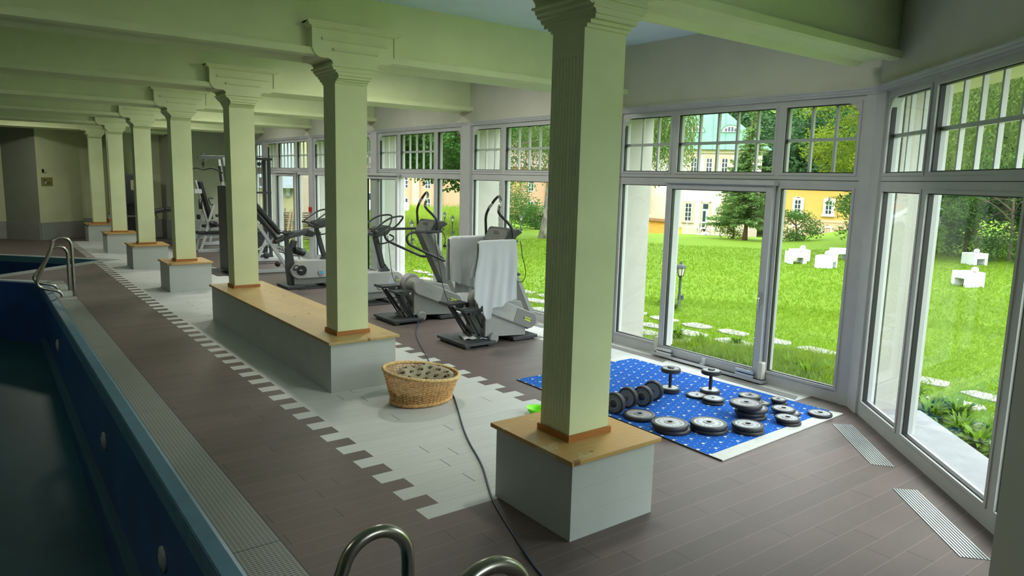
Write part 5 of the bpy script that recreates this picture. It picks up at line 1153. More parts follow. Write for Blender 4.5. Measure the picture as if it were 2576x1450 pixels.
TALLM = leafmat('tall_grass_blade', (0.22, 0.31, 0.03), (0.16, 0.26, 0.02), 0.5)
def inside_room(x, y): return (x < 4.75 and ((x - CO.x) * DNN.x + (y - CO.y) * DNN.y) < 0.62)
def blades(n, hr, dr, hgt, wid, m, nm, lab, cond=None, power=1.0):
    vs = []; fs = []
    for _ in range(n):
        while True:
            h = random.uniform(*hr); d = dr[0] + (dr[1] - dr[0]) * random.random() ** power
            x = CX + math.sin(R(h)) * d; y = CY + math.cos(R(h)) * d
            if not inside_room(x, y) and (cond is None or cond(x, y)): break
        z = gz(x, y) - 0.01; H = random.uniform(0.5, 1.2) * hgt; W = wid * random.uniform(0.6, 1.3); a = random.uniform(0, 2 * PI); l = random.uniform(0.3, 1.1) * H; a2 = random.uniform(0, 2 * PI)
        dx, dy = math.cos(a) * W / 2, math.sin(a) * W / 2; k = len(vs)
        vs += [(x - dx, y - dy, z), (x + dx, y + dy, z), (x + math.cos(a2) * l, y + math.sin(a2) * l, z + H)]; fs.append((k, k + 1, k + 2))
    b = MB(); b.add(vs, fs); tag(b.build(nm, m, org=(0, 0, 0)), lab, 'grass', kind='stuff')
blades(60000, (24, 76), (6.9, 15), 0.065, 0.013, GRASSM, 'lawn_grass', 'short bright green grass just outside the windows', power=1.1)
blades(50000, (18, 76), (14, 30), 0.07, 0.035, GRASSM, 'far_lawn_grass', 'short grass of the open lawn farther from the windows')
blades(9000, (20, 34), (30, 58), 0.55, 0.06, TALLM, 'tall_grass', 'tall unmown grass at the back of the lawn on the left')
blades(7000, (27, 62), (8.2, 10.3), 0.24, 0.02, TALLM, 'weeds', 'thin tall weeds growing along the stone path', cond=lambda x, y: 4.8 < x < 6.9)

# flagstones
STN = mat('pale_flagstone', (0.26, 0.245, 0.235), 0.85, var=0.25, scale=5, bump=0.4, bscale=20)
random.seed(11); k = 0
for row in range(3):
    s_ = 0.0
    while s_ < 15.5:
        L_ = random.uniform(0.42, 0.85); W_ = random.uniform(0.30, 0.42)
        t_ = s_ + L_ / 2; y = -2.6 + t_ * 0.98; x = 5.05 + row * 0.60 + 0.42 * max(0, min(3.2, y + 0.9)) * 0.42 + random.uniform(-0.06, 0.06)
        if y > 4.3: x -= 0.10 * (y - 4.3)
        s_ += L_ + 0.13
        if inside_room(x - 0.4, y): continue
        n_ = 9; P = []
        for i in range(n_):
            a = 2 * PI * i / n_; ca, sa = math.cos(a), math.sin(a); q = 1 / max(abs(ca), abs(sa)) ** 0.7
            P.append((x + W_ / 2 * ca * q * random.uniform(0.86, 1.02), y + L_ / 2 * sa * q * random.uniform(0.86, 1.02), gz(x, y) - 0.03))
        b = MB(); b.prism(P, (0, 0, 0.05)); k += 1
        tag(b.build('flagstone', STN, bevel=0.01), 'pale flagstone of the overgrown garden path outside the windows', 'paving stone', 'flagstones of the garden path')

# leafy plants by the path
PLM = leafmat('broad_leaf', (0.18, 0.31, 0.022), (0.12, 0.24, 0.018), 0.45)
def rosette(seed, n=46, H=0.26, Rr=0.22, lw=0.038):
    rnd = random.Random(seed); vs = []; fs = []
    for i in range(n):
        a = rnd.uniform(0, 2 * PI); L = rnd.uniform(0.5, 1.0); up = rnd.uniform(0.1, 1.0); w_ = lw * rnd.uniform(0.6, 1.2); ca, sa = math.cos(a), math.sin(a)
        st = Vector((ca * 0.02, sa * 0.02, 0)); tip = Vector((ca * Rr * L * (1.25 - 0.6 * up), sa * Rr * L * (1.25 - 0.6 * up), H * up * L)); mid = st.lerp(tip, 0.55) + Vector((0, 0, 0.05 * L)); sd = Vector((-sa, ca, 0)) * w_ / 2; k = len(vs)
        vs += [st - sd * 0.2, st + sd * 0.2, mid + sd, mid - sd, tip]; fs += [(k, k + 1, k + 2, k + 3), (k + 3, k + 2, k + 4)]
    b = MB(); b.add(vs, fs, 0, True); return b
protos = [rosette(s, 130).build('leafy_plant', PLM, org=(0, 0, 0)) for s in (1, 2, 3)]
random.seed(5); spots = []
for (x, y) in [(4.95, 0.02), (5.2, -0.15), (4.75, -0.35), (4.5, -0.6), (4.25, -0.85), (4.9, -0.75), (5.5, 0.45), (4.1, -1.15), (4.55, -1.1), (5.1, -0.5), (5.4, 0.1), (5.25, 1.1), (5.15, 1.5), (5.45, 1.9), (5.1, 2.3), (5.3, 2.7), (5.6, 1.45), (5.15, 3.2), (5.5, 3.4), (5.9, 2.4), (5.2, 0.75), (5.7, 4.0), (6.2, 3.3), (7.6, 5.7), (7.9, 6.15), (5.3, 4.6)]:
    spots.append((x, y))
for i, (x, y) in enumerate(spots):
    o = protos[i] if i < 3 else copy_tree(protos[i % 3]); o.location = (x, y, gz(x, y) - 0.01); o.rotation_euler.z = random.uniform(0, 6.2); q = random.uniform(0.75, 1.2); o.scale = (q, q, q * random.uniform(0.8, 1.2))
    near = y < 0.6
    tag(o, 'bright leafy weed growing by the path outside the angled window' if near else ('leafy weed at the foot of the black garden lantern' if x > 7 else 'bright leafy weed growing outside the sliding door bay'), 'plant', 'leafy weeds outside the windows')

# ---------------------------------------------------------------- trees
BARK = mat('grey_brown_bark', (0.16, 0.11, 0.08), 0.9, var=0.3, scale=8, bump=0.5, bscale=18)
BIRCHB = mat('birch_bark', (0.46, 0.41, 0.37), 0.8, var=0.8, scale=7, stretch=(1, 1, 0.4), col2=(0.06, 0.05, 0.045), bump=0.4, bscale=15)
def leaf(vs, fs, p, s, d=None, asp=0.5, rnd=random):
    """pointed leaf from p along d"""
    d = d or Vector((rnd.gauss(0, 1), rnd.gauss(0, 1), rnd.gauss(0, 0.7))); d = d.normalized() * s
    u = d.cross(Vector((rnd.gauss(0, 1), rnd.gauss(0, 1), rnd.gauss(0, 1)))).normalized() * s * asp * 0.5; k = len(vs); m_ = p + d * 0.45
    vs += [tuple(p), tuple(m_ + u), tuple(p + d), tuple(m_ - u)]; fs.append((k, k + 1, k + 2, k + 3))
def crown(b, c, rad, n, s, seed, clumps=40, hole=0.0, asp=0.55, low=None, cr=0.33):
    rnd = random.Random(seed); vs = []; fs = []; C = []
    for _ in range(clumps):
        while True:
            v = Vector((rnd.uniform(-1, 1), rnd.uniform(-1, 1), rnd.uniform(-1, 1)))
            if 0.25 < v.length < 1: break
        C.append(Vector((c[0] + v.x * rad[0], c[1] + v.y * rad[1], c[2] + v.z * rad[2])))
    for i in range(n):
        q = C[i % clumps]; v = Vector((rnd.gauss(0, 1), rnd.gauss(0, 1), rnd.gauss(0, 0.8))); v = v.normalized() * (rnd.random() ** 0.5)
        p = q + Vector((v.x * rad[0] * cr, v.y * rad[1] * cr, v.z * rad[2] * cr * 0.8))
        leaf(vs, fs, p, s * rnd.uniform(0.6, 1.3), None, asp, rnd)
    b.add(vs, fs); return C
def strands(b, c, rad, zr, n, per, s, seed, asp=0.4):
    rnd = random.Random(seed); vs = []; fs = []
    for _ in range(n):
        a = rnd.uniform(0, 2 * PI); r_ = rad * rnd.random() ** 0.5; x, y = c[0] + r_ * math.cos(a), c[1] + r_ * math.sin(a); zb = rnd.uniform(*zr[:2]); zt = zr[2] - rnd.uniform(0, 1.0); ph = rnd.uniform(0, 6)
        for k in range(per):
            f = k / per; z = zb + (zt - zb) * f; p = Vector((x + 0.12 * math.sin(z * 1.3 + ph) + rnd.gauss(0, 0.06), y + 0.12 * math.cos(z * 1.1 + ph) + rnd.gauss(0, 0.06), z))
            leaf(vs, fs, p, s * rnd.uniform(0.7, 1.3), Vector((rnd.gauss(0, 0.7), rnd.gauss(0, 0.7), -1)), asp, rnd)
    b.add(vs, fs)
def trunk(b, x, y, z0, z1, r0, r1, lean=(0, 0), br=0, seed=1, bl=2.0):
    rnd = random.Random(seed); P = [(x + lean[0] * t_ + 0.06 * math.sin(5 * t_), y + lean[1] * t_, z0 + (z1 - z0) * t_) for t_ in [i / 8 for i in range(9)]]
    b.tube(P, [r0 * (1 + 0.5 * max(0, 0.12 - i / 8) * 8) * (1 - i / 8) + r1 * (i / 8) for i in range(9)], 12)
    for _ in range(br):
        t_ = rnd.uniform(0.3, 0.95); p = Vector((x + lean[0] * t_, y + lean[1] * t_, z0 + (z1 - z0) * t_)); a = rnd.uniform(0, 2 * PI); e = p + Vector((math.cos(a) * bl, math.sin(a) * bl, rnd.uniform(0.3, 1.2) * bl * 0.6)); m_ = p.lerp(e, 0.5) + Vector((0, 0, 0.15 * bl))
        b.tube(smooth([p, m_, e], 2), [r0 * 0.3 * (1 - i / 9) + 0.012 for i in range(len(smooth([p, m_, e], 2)))], 6)
def tree(nm, lab, cat, x, y, fol, trk, fm, tm, grp=None):
    t = thing(nm, lab, cat, (x, y, gz(x, y)), grp)
    b = MB(); fol(b); b.build('foliage', fm, t)
    if trk: b = MB(); trk(b); b.build('trunk', tm, t)
    return t
LM_birch = leafmat('birch_leaf', (0.088, 0.149, 0.033), (0.143, 0.209, 0.050), 0.4); LM_dark = leafmat('dark_maple_leaf', (0.028, 0.088, 0.011), (0.055, 0.143, 0.022)); LM_yg = leafmat('yellow_green_leaf', (0.231, 0.286, 0.017), (0.143, 0.231, 0.017), 0.45)
LM_mid = leafmat('mid_green_leaf', (0.061, 0.149, 0.028), (0.099, 0.187, 0.033)); LM_spr = leafmat('spruce_needle', (0.10, 0.20, 0.05), (0.19, 0.29, 0.075), 0.25); LM_for = leafmat('forest_leaf', (0.022, 0.069, 0.019), (0.044, 0.110, 0.028), 0.2); LM_weep = leafmat('weeping_leaf', (0.083, 0.132, 0.028), (0.132, 0.187, 0.044), 0.4)
g_ = gz(16.9, 20.75)
tree('birch_tree', 'large birch with peeling pale trunk and hanging foliage, left of the nearest pillar', 'tree', 16.9, 20.75,
     lambda b: (strands(b, (16.4, 20.4), 6.2, (2.0, 4.0, 6.6), 950, 36, 0.12, 3), crown(b, (17.0, 20.8, 7.5), (4.8, 4.8, 3.4), 5000, 0.16, 4)),
     lambda b: trunk(b, 16.9, 20.75, g_ - 0.1, 7.5, 0.25, 0.13, (0.3, -0.2), 12, 2, 3.0), LM_birch, BIRCHB)
tree('birch_tree', 'birch with fine hanging twigs seen in the upper left pane of the sliding door bay', 'tree', 10.5, 11.6,
     lambda b: strands(b, (12.7, 11.2), 1.25, (2.6, 3.4, 6.2), 420, 48, 0.08, 9), lambda b: trunk(b, 10.5, 11.6, gz(10.5, 11.6) - 0.1, 6.4, 0.11, 0.06, (1.6, 0.2), 6, 4, 1.0), LM_birch, BIRCHB)
tree('maple_tree', 'dark leafy maple whose low branches hang over the open sliding door', 'tree', 11.9, 18.4,
     lambda b: (crown(b, (9.6, 18.3, 4.4), (3.0, 3.0, 2.5), 22000, 0.13, 6, 60, asp=0.8, cr=0.3), crown(b, (7.9, 15.8, 3.4), (1.6, 1.6, 1.3), 9000, 0.095, 8, 26, asp=0.8)), lambda b: trunk(b, 11.9, 18.4, gz(11.9, 18.4) - 0.1, 5.0, 0.2, 0.1, (-0.3, 0.2), 9, 5, 2.4), LM_dark, BARK)
tree('lime_tree', 'light green tree with drooping sprays behind the right pane of the open door bay', 'tree', 15.2, 27.0,
     lambda b: (strands(b, (14.0, 23.2), 2.3, (2.0, 3.2, 6.6), 420, 44, 0.13, 19, 0.6),), lambda b: trunk(b, 15.6, 24.6, gz(15.6, 24.6) - 0.1, 6.6, 0.2, 0.1, (-0.6, -0.5), 8, 15, 2.0), LM_mid, BARK)
tree('ash_tree', 'bright yellow-green leafy tree at the right edge of the sliding door bay', 'tree', 20.9, 8.3,
     lambda b: (crown(b, (21.0, 8.4, 4.4), (2.6, 2.6, 2.1), 36000, 0.10, 12, 90, asp=0.45, cr=0.27),), lambda b: trunk(b, 21.2, 7.9, gz(21.2, 7.9) - 0.1, 5.4, 0.16, 0.08, (-0.4, 0.5), 16, 7, 2.2), LM_yg, BARK)
tree('overhanging_tree', 'mid green tree with low feathery branches in front of the yellow house', 'tree', 22.6, 9.0,
     lambda b: (crown(b, (22.6, 8.6, 1.6), (2.2, 2.2, 1.6), 17000, 0.11, 13, 36, asp=0.35, cr=0.3),), lambda b: trunk(b, 22.9, 8.7, gz(22.9, 8.7) - 0.1, 2.6, 0.12, 0.06, (-0.3, 0.3), 10, 9, 1.5), LM_mid, BARK)
def spruce(b, x, y, z0, z1, R0, seed, n=5200):
    rnd = random.Random(seed); vs = []; fs = []
    for q in range(330):
        f = rnd.random() ** 1.25; z = z0 + (z1 - z0) * f; r_ = R0 * (1 - f) ** 0.9 + 0.06; a = rnd.uniform(0, 2 * PI); rr = r_ * rnd.uniform(0.6, 1.12); m_ = max(3, int(rr * 17))
        for j in range(m_):
            t_ = (j + 0.5) / m_; p = Vector((x + math.cos(a) * rr * t_, y + math.sin(a) * rr * t_, z - 0.32 * rr * t_ + 0.2 * t_ * t_ * rr))
            for e in range(5): leaf(vs, fs, p + Vector((0, 0, rnd.uniform(-0.06, 0.03))), 0.16 * rnd.uniform(0.6, 1.2), Vector((math.cos(a) + rnd.gauss(0, 0.8), math.sin(a) + rnd.gauss(0, 0.8), rnd.uniform(-0.9, 0.3))), 0.3, rnd)
    b.add(vs, fs)
sx_, sy_ = 27.45, 18.24
tree('spruce_tree', 'spruce standing in front of the white house with the green roof', 'tree', sx_, sy_, lambda b: spruce(b, sx_, sy_, gz(sx_, sy_) + 0.9, 5.9, 1.75, 3), lambda b: trunk(b, sx_, sy_, gz(sx_, sy_) - 0.1, 5.2, 0.10, 0.03), LM_spr, mat('reddish_bark', (0.20, 0.10, 0.06), 0.9, var=0.3, scale=10))
tree('weeping_tree', 'weeping tree with long hanging twigs in the upper angled window', 'tree', 15.6, 1.4,
     lambda b: (strands(b, (13.9, 1.7), 2.8, (2.6, 3.5, 6.6), 900, 54, 0.085, 21),), lambda b: trunk(b, 16.8, -1.6, gz(16.8, -1.6) - 0.1, 6.8, 0.2, 0.1, (-2.2, 2.4), 8, 17, 2.0), LM_weep, BARK)
# shrubs at the edge of the lawn
SH = [('tall dark shrub at the left edge of the angled window view', 23.3, 8.3, 1.6, 2.1, LM_mid), ('tall shrub behind the farther white block in the angled window', 24.2, 7.2, 1.7, 2.3, LM_dark), ('dense shrub in the middle of the angled window view', 24.3, 5.9, 1.8, 2.2, LM_mid),
      ('dense shrub right of the middle in the angled window view', 24.9, 4.4, 1.8, 2.4, LM_mid), ('brighter shrub at the right edge of the angled window view', 24.4, 2.9, 1.7, 2.0, LM_weep), ('shrub farthest right along the lawn edge', 24.2, 1.2, 1.8, 2.2, LM_mid),
      ('low bush between the spruce and the yellow house', 28.6, 16.2, 1.1, 0.9, LM_mid), ('loose bush directly left of the spruce', 28.1, 19.4, 0.75, 1.1, LM_yg), ('round bush on the lawn left of the nearest pillar', 21.8, 27.6, 0.9, 0.7, LM_mid), ('bush hanging beside the birch trunk', 19.5, 27.3, 1.8, 1.6, LM_mid)]
for i, (lab, x, y, r_, h_, lm) in enumerate(SH):
    tree('shrub', lab, 'bush', x, y, lambda b: crown(b, (x, y, gz(x, y) + h_ * 0.85), (r_, r_, h_), 6500 if r_ > 1.3 else 3000, 0.11, 40 + i, 26, asp=0.5, cr=0.4), lambda b: trunk(b, x, y, gz(x, y) - 0.05, gz(x, y) + h_, 0.06, 0.03, (0.1, 0.1), 5, i, r_ * 0.8), lm, BARK, 'shrubs along the lawn')
# forest behind
def forest_proto(seed, conifer):
    t = thing('forest_tree', 'dense green forest tree on the slope behind the garden', 'tree', (0, 0, 0), 'forest trees on the slope')
    b = MB()
    if conifer: 
        rnd = random.Random(seed); vs = []; fs = []
        for k in range(1500):
            f = rnd.random() ** 1.4; a = rnd.uniform(0, 6.28); r_ = 2.6 * (1 - f) * rnd.uniform(0.5, 1.05); leaf(vs, fs, Vector((r_ * math.cos(a), r_ * math.sin(a), 1.5 + 11 * f)), 0.9, Vector((math.cos(a), math.sin(a), -0.5)), 0.4, rnd)
        b.add(vs, fs)
    else: crown(b, (0, 0, 6.0), (3.4, 3.4, 5.0), 5200, 0.36, seed, 34, asp=0.6, cr=0.38)
    b.build('foliage', LM_for, t); b = MB(); trunk(b, 0, 0, -0.5, 9, 0.25, 0.1); b.build('trunk', BARK, t); return t
fp = [forest_proto(1, False), forest_proto(2, False), forest_proto(3, True)]
random.seed(21); k = 0
for ring_, (d, n, h0, h1) in enumerate(((70, 20, 24, 78), (80, 22, 22, 80), (92, 22, 20, 82), (34, 8, 62, 84), (72, 5, 12, 24))):
    for i in range(n):
        h = h0 + (h1 - h0) * (i + random.uniform(0.2, 0.8)) / n; dd = d + random.uniform(-3, 3); x = CX + math.sin(R(h)) * dd; y = CY + math.cos(R(h)) * dd
        if ring_ == 3: x += 2
        src = fp[random.choice((0, 1, 1, 0, 2))]; 
        o = fp[k] if k < 3 else copy_tree(src); k += 1; o['label'] = 'pointed dark conifer in the forest behind the garden' if (o == fp[2] or (k > 3 and src == fp[2])) else 'round-crowned leafy tree in the forest behind the garden'; q = random.uniform(0.85, 1.25) * (0.75 if ring_ == 3 else 1)
        o.location = (x, y, gz(x, y) - 0.2); o.rotation_euler.z = random.uniform(0, 6.2); o.scale = (q, q, q * random.uniform(0.9, 1.2)); ORG[o.name] = tuple(o.location)

# ---------------------------------------------------------------- houses
WHT = mat('warm_white_render', (0.62, 0.52, 0.44), 0.9, var=0.06, scale=2, bump=0.2, bscale=30); PEACH = mat('peach_stone', (0.593, 0.413, 0.270), 0.85, var=0.08, scale=4)
ROOFG = mat('green_copper_roof', (0.075, 0.185, 0.12), 0.6, var=0.15, scale=0.8, stretch=(1, 1, 1)); YEL = mat('yellow_render', (0.52, 0.33, 0.08), 0.9, var=0.05, scale=2); PALEY = mat('pale_yellow_render_b', (0.46, 0.41, 0.24), 0.9, var=0.05, scale=2)
DGL = mat('dark_window_glass', (0.03, 0.045, 0.05), 0.15); OCH = mat('ochre_render', (0.42, 0.25, 0.08), 0.9, var=0.06, scale=2)
def house_window(par, T, u, z0, z1, w_, fr=FRAMEW, arch=False, surround=PEACH, off=0.0, cols=2, rows=4):
    b = MB()
    if surround is not None:
        s_ = MB(); lbox(s_, T, u - w_ / 2 - 0.12, u - w_ / 2, off - 0.06, off + 0.02, z0 - 0.1, z1 + 0.12); lbox(s_, T, u + w_ / 2, u + w_ / 2 + 0.16, off - 0.06, off + 0.02, z0 - 0.1, z1 + 0.12); lbox(s_, T, u - w_ / 2, u + w_ / 2, off - 0.06, off + 0.02, z1, z1 + 0.12); lbox(s_, T, u - w_ / 2 - 0.18, u + w_ / 2 + 0.2, off - 0.12, off + 0.02, z0 - 0.12, z0)
        wd = s_.build('window_surround', surround, par)
    b = MB(); ring(b, T, u - w_ / 2, u + w_ / 2, z0, z1, 0.05, off - 0.03, off + 0.01)
    for i in range(1, cols): x = u - w_ / 2 + w_ * i / cols; lbox(b, T, x - 0.025, x + 0.025, off - 0.03, off, z0, z1)
    for i in range(1, rows): z = z0 + (z1 - z0) * i / rows; lbox(b, T, u - w_ / 2, u + w_ / 2, off - 0.03, off, z - 0.02, z + 0.02)
    if arch:
        P = [T(u + w_ / 2 * math.cos(R(a)), off - 0.03, z1 + w_ / 2 * math.sin(R(a))) for a in range(0, 181, 20)]; b.prism(P, Vector(T(0, 0.03, 0)) - Vector(T(0, 0, 0)))
    f_ = b.build('window', fr, par)
    g = MB(); lbox(g, T, u - w_ / 2 + 0.04, u + w_ / 2 - 0.04, off - 0.018, off - 0.01, z0 + 0.04, z1 - 0.04)
    if arch:
        P = [T(u + w_ * 0.42 * math.cos(R(a)), off - 0.04, z1 + w_ * 0.42 * math.sin(R(a))) for a in range(0, 181, 20)]; g.prism(P, Vector(T(0, 0.008, 0)) - Vector(T(0, 0, 0)))
    g.build('pane', DGL, f_)
# white house with green roof
TW = frame2((37.9, 35.4), (0.628, -0.778), (0.778, 0.628)); gh = -2.6
h = thing('house', 'white house with hipped green metal roof beyond the lawn', 'house', TW(2.5, 0, gh))
b = MB(); lbox(b, TW, -4.5, 8.85, 0, 9.0, gh, 4.55); b.build('wall', WHT, h)
b = MB(); lbox(b, TW, -4.7, 9.05, -0.2, 9.2, 4.45, 4.72); b.build('cornice', STUCCOY, h)
b = MB(); e = 0.6; q = [TW(-5.1, -e, 4.70), TW(8.85 + e, -e, 4.70), TW(8.85 + e, 9 + e, 4.70), TW(-5.1, 9 + e, 4.70)]; rg = [TW(0.5, 4.5, 9.4), TW(4.3, 4.5, 9.4)]
b.add(q + rg, [(0, 1, 5, 4), (1, 2, 5), (2, 3, 4, 5), (3, 0, 4), (3, 2, 1, 0)]); rf = b.build('roof', ROOFG, h)
b = MB(); fn = Vector(TW(0, -0.72, 0.70)) - Vector(TW(0, 0, 0)); fn.normalize()
for i in range(16):
    u = -4.6 + i * 0.9; zt = 9.4 if 0.5 <= u <= 4.3 else (4.7 + (9.45 - u) * 0.9126 if u > 4.3 else 4.7 + (u + 5.1) * 0.839)
    k_ = (zt - 4.7) / 4.7; p0 = Vector(TW(u, -e, 4.71)); p1 = Vector(TW(u, -e + (4.5 + e) * k_, 4.71 + 4.7 * k_)); b.bar(p0, p1, 0.04, 0.06, up=fn)
b.build('roof_seams', mat('roof_seam_green', (0.05, 0.13, 0.085), 0.6), rf)
for u in (4.0, 6.55):
    k_ = 0.30; base = -e + (4.5 + e) * k_; zz = 4.7 + 4.7 * k_
    b = MB(); P = [TW(u + 0.75 * math.cos(R(a)), base - 0.15, zz - 0.12 + 0.62 * math.sin(R(a))) for a in range(0, 181, 15)]; b.prism(P, Vector(TW(0, 1.3, 0)) - Vector(TW(0, 0, 0))); dm = b.build('dormer', ROOFG, h)
    b = MB(); P = [TW(u + 0.62 * math.cos(R(a)), base - 0.19, zz - 0.08 + 0.46 * math.sin(R(a))) for a in range(0, 181, 15)]; b.prism(P, Vector(TW(0, 0.05, 0)) - Vector(TW(0, 0, 0))); b.build('dormer_window', FRAMEW, dm)
    b = MB()
    for j in range(4): lbox(b, TW, u - 0.42 + j * 0.22, u - 0.26 + j * 0.22, base - 0.21, base - 0.185, zz - 0.03, zz + (0.2 if j in (0, 3) else 0.30))
    b.build('pane', DGL, dm)
for u in (4.05, 5.15, 6.25): house_window(h, TW, u, 2.75, 4.1, 0.46)
house_window(h, TW, 3.85, -0.6, 0.75, 0.50); house_window(h, TW, 6.6, -0.6, 0.75, 0.50)
b = MB(); s_ = MB(); lbox(s_, TW, 4.75, 4.87, -0.06, 0.02, gh, 0.9); lbox(s_, TW, 5.33, 5.50, -0.06, 0.02, gh, 0.9); lbox(s_, TW, 4.75, 5.5, -0.06, 0.02, 0.78, 0.9); s_.build('door_surround', PEACH, h)
lbox(b, TW, 4.87, 5.33, -0.03, 0.0, -1.6, 0.78); dr = b.build('door', mat('blue_grey_door', (0.42, 0.47, 0.56), 0.5), h); b = MB(); lbox(b, TW, 4.93, 5.13, -0.04, -0.028, -1.0, 0.2); lbox(b, TW, 4.92, 5.28, -0.04, -0.028, 0.35, 0.72); b.build('door_glass', DGL, dr)
b = MB(); lbox(b, TW, -4.5, 1.05, -2.6, 0.0, 1.55, 2.15); lbox(b, TW, 0.65, 1.05, -2.6, 0, gh, 1.55); lbox(b, TW, -4.5, 0.65, -1.2, 0, gh, 1.55); pc = b.build('porch', PALEY, h)
house_window(h, TW, -0.12, -0.65, 0.85, 0.62, off=-1.2)
# yellow house
TY = frame2((39.3, 24.9), (0.49, -0.87), (0.87, 0.49))
h = thing('house', 'yellow house with arched windows partly hidden behind trees', 'house', TY(3, 0, -1.3))
b = MB(); lbox(b, TY, 0, 9, 0, 7, -2.6, 2.35); b.build('wall', YEL, h); b = MB(); lbox(b, TY, -0.05, 9.05, -0.06, 0.0, -0.05, 0.12); lbox(b, TY, 0.95, 1.0, -0.03, 0.0, -1.5, 2.35); lbox(b, TY, -0.02, 9, -0.03, 0, -1.5, -0.05); b.build('base_band', mat('peach_render', (0.593, 0.377, 0.233), 0.9), h)
b = MB(); q = [TY(-0.3, -0.3, 2.35), TY(9.4, -0.3, 2.35), TY(9.4, 7.4, 2.35), TY(-0.3, 7.4, 2.35), TY(3, 3.5, 3.0), TY(6, 3.5, 3.0)]; b.add(q, [(0, 1, 5, 4), (1, 2, 5), (2, 3, 4, 5), (3, 0, 4), (3, 2, 1, 0)]); b.build('roof', mat('brown_roof', (0.16, 0.10, 0.08), 0.8), h)
for u in (-0.0 + 0.35, 1.75, 3.6, 5.5): house_window(h, TY, u, 0.45, 1.35, 0.42, arch=True, surround=WHT, rows=3)
for u in (1.75, 3.6, 5.5): house_window(h, TY, u, -1.2, -0.4, 0.4, surround=WHT, rows=2)
# long ochre building
TO = frame2((25.0, 52.6), (0.795, -0.606), (0.606, 0.795))
h = thing('building', 'long ochre and pink building with pilasters beyond the left part of the lawn', 'building', TO(6, 0, -0.6))
b = MB(); lbox(b, TO, -3, 15.5, 0, 8, -0.8, 3.2); b.build('wall', mat('pinkish_render', (0.44, 0.27, 0.17), 0.9, var=0.06, scale=2), h)
b = MB(); q = [TO(-3.6, -0.5, 3.2), TO(16, -0.5, 3.2), TO(16, 8.5, 3.2), TO(-3.6, 8.5, 3.2), TO(0, 4, 5.6), TO(12, 4, 5.6)]; b.add(q, [(0, 1, 5, 4), (1, 2, 5), (2, 3, 4, 5), (3, 0, 4), (3, 2, 1, 0)]); b.build('roof', mat('brown_roof', (0.2, 0.1, 0.08)), h)
for u in (-1.0, 1.1, 3.0, 4.9, 9.0, 11.5, 14.2):
    b = MB(); lbox(b, TO, u - 0.3, u + 0.3, -0.25, 0, -0.8, 2.6); lbox(b, TO, u - 0.42, u + 0.42, -0.35, 0, 2.2, 2.45); b.build('pilaster', PALEY if u < 8 else OCH, h)
for u in (0.1, 2.1, 4.0, 10.2, 12.7): house_window(h, TO, u, 1.2, 2.2, 0.5, rows=3, surround=None); house_window(h, TO, u, -0.5, 0.4, 0.5, rows=2, surround=None)
# near pale house seen through the far bays
TN2 = frame2((7.4, 27.6), (0.955, -0.297), (0.297, 0.955))
h = thing('house', 'pale yellow house with grey bay window close behind the far windows', 'house', TN2(1.5, 0, -0.3))
b = MB(); lbox(b, TN2, -3.2, 3.9, 0, 6, -0.4, 6.5); b.build('wall', PALEY, h); b = MB(); lbox(b, TN2, 1.15, 3.95, -0.03, 0.0, -0.4, 2.2); b.build('pink_wall_patch', mat('pale_pink_render', (0.48, 0.38, 0.31), 0.9, var=0.05, scale=3), h)
b = MB(); lbox(b, TN2, -0.45, 0.95, -0.35, 0, 1.75, 4.6); bw = b.build('bay_window', mat('blue_grey_shutter', (0.36, 0.41, 0.47), 0.6), h); b = MB(); lbox(b, TN2, -0.55, 1.05, -0.45, 0, 1.58, 1.75); lbox(b, TN2, -0.55, 1.05, -0.45, 0, 4.6, 4.75); b.build('bay_ledge', FACE, bw)
b = MB()
for u in (0.1, 0.7): b.prism([TN2(u - 0.08, -0.32, 1.58), TN2(u - 0.08, 0, 1.58), TN2(u - 0.08, 0, 1.15), TN2(u - 0.08, -0.12, 1.25), TN2(u - 0.08, -0.12, 1.42)], Vector(TN2(0.16, 0, 0)) - Vector(TN2(0, 0, 0)))
b.build('corbels', FACE, bw)
b = MB(); lbox(b, TN2, 0.42, 0.46, -0.37, -0.35, 1.8, 4.5); b.build('shutter_gap', DGL, bw)
WOOD = mat('weathered_wood', (0.27, 0.20, 0.14), 0.85, var=0.3, scale=10, stretch=(1, 1, 6))
t = thing('woven_fence', 'low woven wooden fence in front of the pale house', 'fence', (6.4, 21.9, gz(6.4, 21.9)))
TFn = frame2((5.7, 22.1), (0.96, -0.28), (0.28, 0.96)); z0 = gz(6.4, 21.9)
for j in range(13):
    P = [TFn(-0.9 + i * 0.1, 0.03 * math.sin(i * 1.05 + j * PI), z0 + 0.1 + j * 0.078) for i in range(38)]; b = MB(); b.tube(P, 0.030, 5); b.build('woven_rod', WOOD, t)
for i in range(7): b = MB(); p = TFn(-0.75 + i * 0.55, 0, z0 - 0.1); b.cyl(p, (p[0], p[1], z0 + 1.2), 0.03, 8); b.build('stake', WOOD, t)
b = MB(); b.bar((5.75, 21.2, z0), (6.1, 21.6, 0.95), 0.06, 0.03); tag(b.build('plank', mat('fresh_wood', (0.50, 0.36, 0.22), 0.8)), 'pale board leaning against the woven fence, left one', 'plank'); b = MB(); b.bar((5.9, 21.2, z0), (6.2, 21.6, 0.98), 0.05, 0.03); tag(b.build('plank', MATS['fresh_wood']), 'pale board leaning against the woven fence, right one', 'plank')

